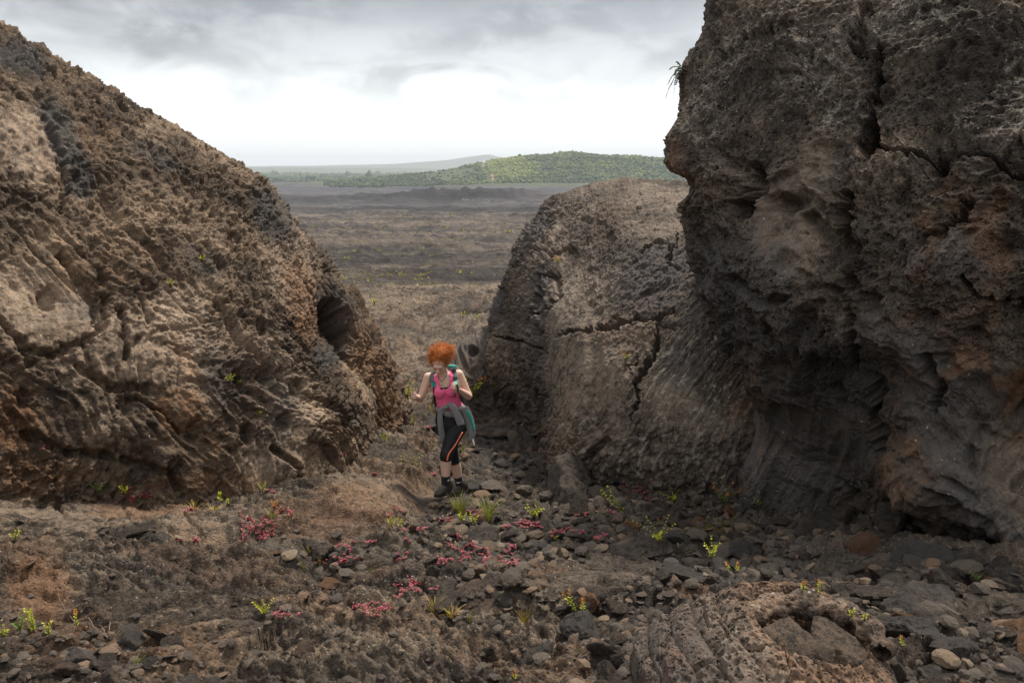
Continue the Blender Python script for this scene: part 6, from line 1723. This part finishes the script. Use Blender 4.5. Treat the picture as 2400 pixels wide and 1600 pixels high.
    ribbon([(1070.5, 1129.5), (1072.5, 1131.5), (1076, 1131), (1081, 1128.5)], [.0035, .005, .003, .001], .0015, WHITE, 'sock_logo', lift=.003, smooth_n=10)
    ribbon([(1049.5, 1127), (1051, 1124.5), (1052.5, 1123.5)], [.004, .005, .002], .0015, WHITE, 'sock_logo', lift=.003, smooth_n=8)
    # necklace
    cord = simple_mat('dark_cord', (.05, .035, .025)); bone = simple_mat('ivory_pendant', (.62, .54, .36), .5)
    nk = ribbon([(1024, 874), (1027, 882), (1033, 892), (1035, 895), (1038, 891), (1044, 883), (1048, 874)], .0022, .002, cord, 'necklace', lift=.004)
    m_ = MB(); pc = surf(1035, 900, .010); t_ = np.linspace(-.6, 4.6, 16)
    m_.tube([pc + right * .011 * math.cos(a) + np.array([0, 0, 1]) * .017 * math.sin(a) for a in t_], .0042, 6); m_.tube([pc + np.array([0, 0, .02]), pc - np.array([.0, 0, .016])], .003, 5); m_.build('pendant', bone, nk)
    # ---- boots
    BOOT = simple_mat('boot_leather', (.040, .031, .026), .6, .35, .35, 60); SOLE = simple_mat('boot_sole', (.022, .020, .018), .85); LACE = simple_mat('boot_lace', (.28, .27, .26), .7)
    for An, toe_px, heel_px, D0, D1 in ((La, (1020, 1164), (1050, 1160), 7.36, 7.56), (Ra, (1052, 1162), (1090, 1158), 7.66, 7.86)):
        toe, heel = A(*toe_px, D0), A(*heel_px, D1)
        fl = nrm((toe - heel) * [1, 1, .35]); L_ = .27; mid = An * [1, 1, 0] + np.array([0, 0, min(toe[2], heel[2])]); heel = mid - fl * .085; 
        heel[2] = An[2] - .088
        sx = nrm(np.cross(fl, [0, 0, 1.0])); uz = np.cross(sx, fl)
        def prof(rows, bottom=0.0):
            R_ = []
            for (f, w, h0, h1) in rows:
                c = heel + fl * f; R_.append(np.array([c + sx * w * math.copysign(abs(math.cos(a)) ** .7, math.cos(a)) + uz * ((h0 + h1) / 2 + (h1 - h0) / 2 * math.copysign(abs(math.sin(a)) ** .7, math.sin(a))) for a in np.arange(16) * math.pi / 8]) - root_p)
            return R_
        bt = empty('boot', (0, 0, 0)); bt.parent = root
        m_ = MB(); m_.rings(prof([(-.012, .018, .02, .075), (0, .034, .014, .10), (.03, .038, .012, .115), (.07, .040, .012, .115), (.11, .042, .012, .095), (.16, .046, .012, .074), (.205, .046, .012, .062), (.24, .036, .013, .050), (.262, .016, .016, .036)]))
        ank = An - root_p; top = ank + nrm(L(Lk, La, 0) - La if An is La else Rk - Ra) * .045
        b0 = heel + fl * .050 + uz * .08 - root_p
        m_.tube([b0, .5 * (b0 + top), top], [.043, .044, .046], 16); V2, N2, Q2, T2 = remeshed(m_, .0055, 3)
        link('upper', mesh_np('upper', V2, Q2, T2), BOOT, bt)
        m_ = MB(); m_.rings(prof([(-.014, .022, -.004, .02), (0, .038, -.006, .02), (.06, .040, -.005, .018), (.11, .040, -.002, .018), (.16, .049, -.006, .018), (.21, .049, -.006, .018), (.245, .039, -.003, .019), (.270, .016, .004, .022)])); m_.build('sole', SOLE, bt)
        m_ = MB()
        for j in range(6):
            f = .085 + .016 * j; z = .118 - .0085 * j
            m_.tube([heel + fl * f + sx * w + uz * (z - abs(w) * .35) - root_p for w in (-.026, 0, .026)], .0028, 5)
        for j in range(3):
            p = top + nrm(L(b0, top, 1) - b0) * (-.012 - .018 * j); m_.tube([p + fl * .044 * math.cos(w) + sx * .046 * math.sin(w) for w in (-.6, 0, .6)], .0028, 5)
        m_.build('laces', LACE, bt)
    # ---- jacket tied round the waist
    GREY = cloth_mat('grey_fleece', (.21, .21, .21), .95, .30, 420, .3); TEAL = cloth_mat('teal_lining', (.0, .33, .235), .7)
    jk = empty('jacket', (0, 0, 0)); jk.parent = root
    jc = L(pel, wai, .84) - root_p
    m_ = MB(); g = np.random.default_rng(4); nA = 60; seg = 12
    R_ = []
    for k in range(nA):
        a = 2 * np.pi * k / nA; tilt = -.012 * math.sin(a) - .02 * math.cos(a)
        c = jc + right * .142 * math.cos(a) + fwd * .108 * math.sin(a) + spine * (tilt + .008 * math.sin(3 * a))
        o = nrm(right * math.cos(a) + fwd * math.sin(a)); hgt = .030 + .012 * (math.cos(a) > .2) + .006 * math.sin(5 * a)
        R_.append(np.array([c + o * .019 * math.cos(b) * (1 + .25 * math.sin(4 * b + 3 * a)) + spine * hgt * math.sin(b) for b in np.arange(seg) * 2 * np.pi / seg]))
    m_.add(np.concatenate(R_ + [R_[0]]), grid_quads(nA + 1, seg, True)); m_.build('tied_band', GREY, jk)
    def sleeve(pts, w, th, name='sleeve', lift=.0):
        P = np.array([A(*p) for p in pts]) - root_p; n_ = 26; tt = np.linspace(0, len(P) - 1, n_)
        P = np.stack([np.interp(tt, np.arange(len(P)), P[:, k]) for k in range(3)], 1)
        for _ in range(3): P[1:-1] = .25 * P[:-2] + .5 * P[1:-1] + .25 * P[2:]
        ww = np.interp(np.linspace(0, 1, n_), np.linspace(0, 1, len(w)), w); R_ = []
        for k in range(n_):
            t = nrm(P[min(k + 1, n_ - 1)] - P[max(k - 1, 0)]); s = nrm(np.cross(t, [0, 1.0, .2])); n = np.cross(s, t)
            R_.append(np.array([P[k] + s * ww[k] * math.cos(a) + n * th * math.sin(a) * (1 + .35 * math.sin(3 * a + k * .4)) for a in np.arange(14) * 2 * math.pi / 14]))
        m = MB(); m.rings(R_); return m.build(name, GREY, jk)
    sleeve([(1056, 949, 7.585), (1064, 956, 7.565), (1074, 976, 7.56), (1081, 995, 7.56)], [.030, .036, .040, .038], .022)
    sleeve([(1050, 951, 7.60), (1038, 957, 7.60), (1031, 968, 7.60), (1032, 992, 7.61), (1036, 1018, 7.63), (1037, 1037, 7.64)], [.026, .026, .026, .030, .030, .026], .018)
    m_ = MB(); m_.ball(A(1056, 949, 7.585) - root_p, (.036, .028, .030), 14, 10); m_.build('knot', GREY, jk)
    # hanging body of the jacket: from her left hip round the back
    nu_, nv_ = 44, 26; G = np.zeros((nv_, nu_, 3))
    for j in range(nv_):
        v = j / (nv_ - 1)
        for i in range(nu_):
            u = i / (nu_ - 1); a = -1.25 + u * 4.2       # her left front, behind, to her right hip
            a = .52 - u * 2.3
            ln = .30 + .06 * math.cos(u * 5) + (.05 if u < .25 else 0) - .10 * max(0, .12 - u) / .12
            flare = 1 + .30 * v + .06 * math.sin(a * 7 + 1.0) * v
            c = jc + right * .150 * math.cos(a) * flare + fwd * .118 * math.sin(a) * flare
            G[j, i] = c + np.array([.05 * v * (u < .5) * (1 - u), 0, 0]) - spine * .02 - np.array([0, 0, 1]) * ln * v * (1.0 + .0 * u)
    G += (.008 * n3((G.reshape(-1, 3) * [14, 14, 5]).astype(f32), 3)).reshape(nv_, nu_, 1) * np.array([1, 1, 0])
    me = mesh_np('jacket_body', G.reshape(-1, 3), grid_quads(nv_, nu_)); o = link('jacket_body', me, GREY, jk); so = o.modifiers.new('thickness', 'SOLIDIFY'); so.thickness = .008; so.offset = 0
    m_ = MB(); e = G[1:20, 0] + nrm(right + fwd * .3) * .004
    ed = np.array([A(1094, 962, 7.60), A(1101, 975, 7.60), A(1106, 990, 7.61), A(1110, 1008, 7.62)]) - root_p
    tt = np.linspace(0, 3, 16); ed = np.stack([np.interp(tt, np.arange(4), ed[:, k]) for k in range(3)], 1)
    m_.tube(ed, np.linspace(.011, .014, 16), 8, up=[0, 1.0, 0], flat=.5); m_.build('zip_edge', TEAL, jk)
    sleeve([(1087, 955, 7.62), (1096, 972, 7.62), (1104, 1000, 7.63), (1107, 1020, 7.63), (1102, 1031, 7.63)], [.044, .046, .042, .034, .012], .014, 'front_panel')
    # ---- hair: cap and a big curly bunch on top
    HAIR = simple_mat('ginger_hair', (.36, .085, .015), .5, .35, .3, 200, tint=(.88, .34, .085)); 
    m_ = MB(); 
    m_.ball(H(0, -.020, .046), (.080, .092, .076), 20, 14, HR); m_.ball(H(.005, -.045, .105), (.080, .075, .062), 18, 12, HR)
    V2, N2, Q2, T2 = remeshed(m_, .007, 4)
    hq = (V2 - hc) @ HR; keep = ~((hq[:, 1] > .035) & (hq[:, 2] < .062))
    V2 = V2 + N2 * (.010 * n3((V2 * 55).astype(f32), 4) + .006 * n3((V2 * 110).astype(f32), 7))[:, None]
    ok = keep[Q2].all(1)
    meh = mesh_np('hair', V2 - root_p, Q2[ok], None); attr(meh, 'tint', np.clip(.35 + .5 * n3((V2 * 70).astype(f32), 9), 0, 1)); hair = link('hair', meh, HAIR, root)
    m_ = MB(); g = np.random.default_rng(12); got = 0
    cen = [((-.004, -.025, .048), (.104, .092, .072), .46), ((.020, -.045, .098), (.120, .095, .076), .54)]
    for k in range(3600):
        c, r, w = cen[0] if g.random() < .42 else cen[1]
        d = nrm(g.normal(size=3)); q0 = np.array(c) + d * np.array(r) * g.uniform(.55, .95)
        if q0[1] > .040 and q0[2] < .066: continue
        if q0[2] < -.035: continue
        dirl = nrm(d * .9 + g.normal(0, .55, 3) + np.array([0, .05, -.30 if q0[2] < .10 else .15])); Ln = g.uniform(.022, .062); rr = g.uniform(.003, .007); ph = g.uniform(0, 6.28); tw = g.uniform(7, 14)
        x, y, z = frame_of(dirl); t_ = np.linspace(0, 1, 11)
        P = q0 + z * (t_ * Ln)[:, None] + (x[None] * np.cos(ph + t_ * tw)[:, None] + y[None] * np.sin(ph + t_ * tw)[:, None]) * (rr * (.3 + .7 * t_))[:, None] - np.array([0, 0, 1.0]) * (t_ ** 2 * Ln * .25)[:, None]
        bad = (P[:, 1] > .055) & (P[:, 2] < .058)
        if bad.any(): continue
        P = hc + (P * (1 + .16 * n3((P[:1] * 16).astype(f32), 3)[0])) @ HR.T - root_p
        m_.tube(P, np.linspace(.0019, .0007, 11), 3, tint=np.clip(g.normal(.45, .25), 0, 1))
    m_.build('curls', HAIR, hair)
    bpy.context.view_layer.update()
    # ---- things she carries: backpack and a plucked sprig
    bp = empty('backpack', A(1062, 905, 7.86)); bo = A(1062, 905, 7.86); tag(bp, 'grey and teal backpack worn on the hiker\'s back', 'backpack')
    PG = cloth_mat('grey_nylon', (.075, .080, .080), .7, .2, 150); PT = cloth_mat('teal_nylon', (.0, .36, .27), .6); PB = cloth_mat('black_webbing', (.012, .012, .013), .7)
    m_ = MB(); R_ = []
    cb = L(che, wai, .15) - fwd * .185
    for s, (h, w, d) in enumerate([(-.24, .06, .05), (-.22, .135, .085), (-.10, .155, .10), (.05, .15, .095), (.13, .135, .08), (.175, .10, .055), (.185, .04, .02)]):
        c = cb + spine * h + right * (.035 - .02 * h)
        R_.append(np.array([c + right * w * math.copysign(abs(math.cos(a)) ** .6, math.cos(a)) + fwd * d * math.copysign(abs(math.sin(a)) ** .6, math.sin(a)) for a in np.arange(24) * math.pi / 12]) - bo)
    m_.rings(R_); m_.build('pack_body', PG, bp)
    m_ = MB(); c = cb + spine * .17 + right * .03 - bo; m_.tube([c - right * .11 + fwd * .03, c + spine * .028 + fwd * .04, c + right * .11 + fwd * .03], [.012, .016, .012], 10); m_.build('top_pocket', PT, bp)
    rp0 = root_p.copy()
    def strap(pts, w, th, mat, name):
        o = ribbon(pts, w, th, mat, name, parent=None, lift=.012); o.location = rp0; M0 = o.location.copy()
        o.parent = bp; o.location = Vector(rp0 - bo); return o
    strap([(1018, 871), (1013, 880), (1013, 890), (1016, 899)], [.022, .026, .027, .025], .008, PG, 'shoulder_strap')
    strap([(1062, 863), (1064, 872), (1066, 884), (1069, 896)], [.024, .027, .028, .027], .008, PG, 'shoulder_strap')
    strap([(1014.5, 896), (1018, 906)], [.024, .016], .008, PT, 'strap_end'); strap([(1068, 893), (1071, 902)], [.026, .018], .008, PT, 'strap_end')
    strap([(1016, 904), (1017, 920), (1018, 932), (1021, 950, 7.66), (1025, 975, 7.66)], [.010, .008, .012, .009, .008], .004, PB, 'webbing')
    strap([(1071, 900), (1074, 916), (1079, 930), (1083, 942)], [.010, .009, .010, .010], .004, PB, 'webbing')
    strap([(1067, 921), (1066, 927), (1065, 931)], [.006, .007, .004], .003, PB, 'webbing_end')
    # sprig between finger and thumb
    sp0 = rgrip + np.array([-.01, -.01, .012]); root2 = empty('picked_sprig', sp0); tag(root2, 'small green sprig held up between the hiker\'s fingers', 'sprig')
    st, lf, tp = MB(), MB(), MB(); g = np.random.default_rng(2)
    for d in ((-.012, -.01, .055), (.012, -.01, .058)): shoot(st, lf, tp, [(0, 0, -.035), (0, 0, 0), np.array(d) * .6, np.array(d)], g, .013, 7, r0=.002)
    tp.ball((0, -.006, .004), .006, 8, 6)
    st.build('stem', M_STEM, root2); lf.build('leaves', M_LEAF, root2); tp.build('bud', M_TIP, root2)
build_ground(); build_left(); build_slab(); build_dome(); build_cliff(); build_shoulder()
bpy.context.view_layer.update()
build_lobe(); bpy.context.view_layer.update(); build_stones(); build_plants(); build_far(); build_person()
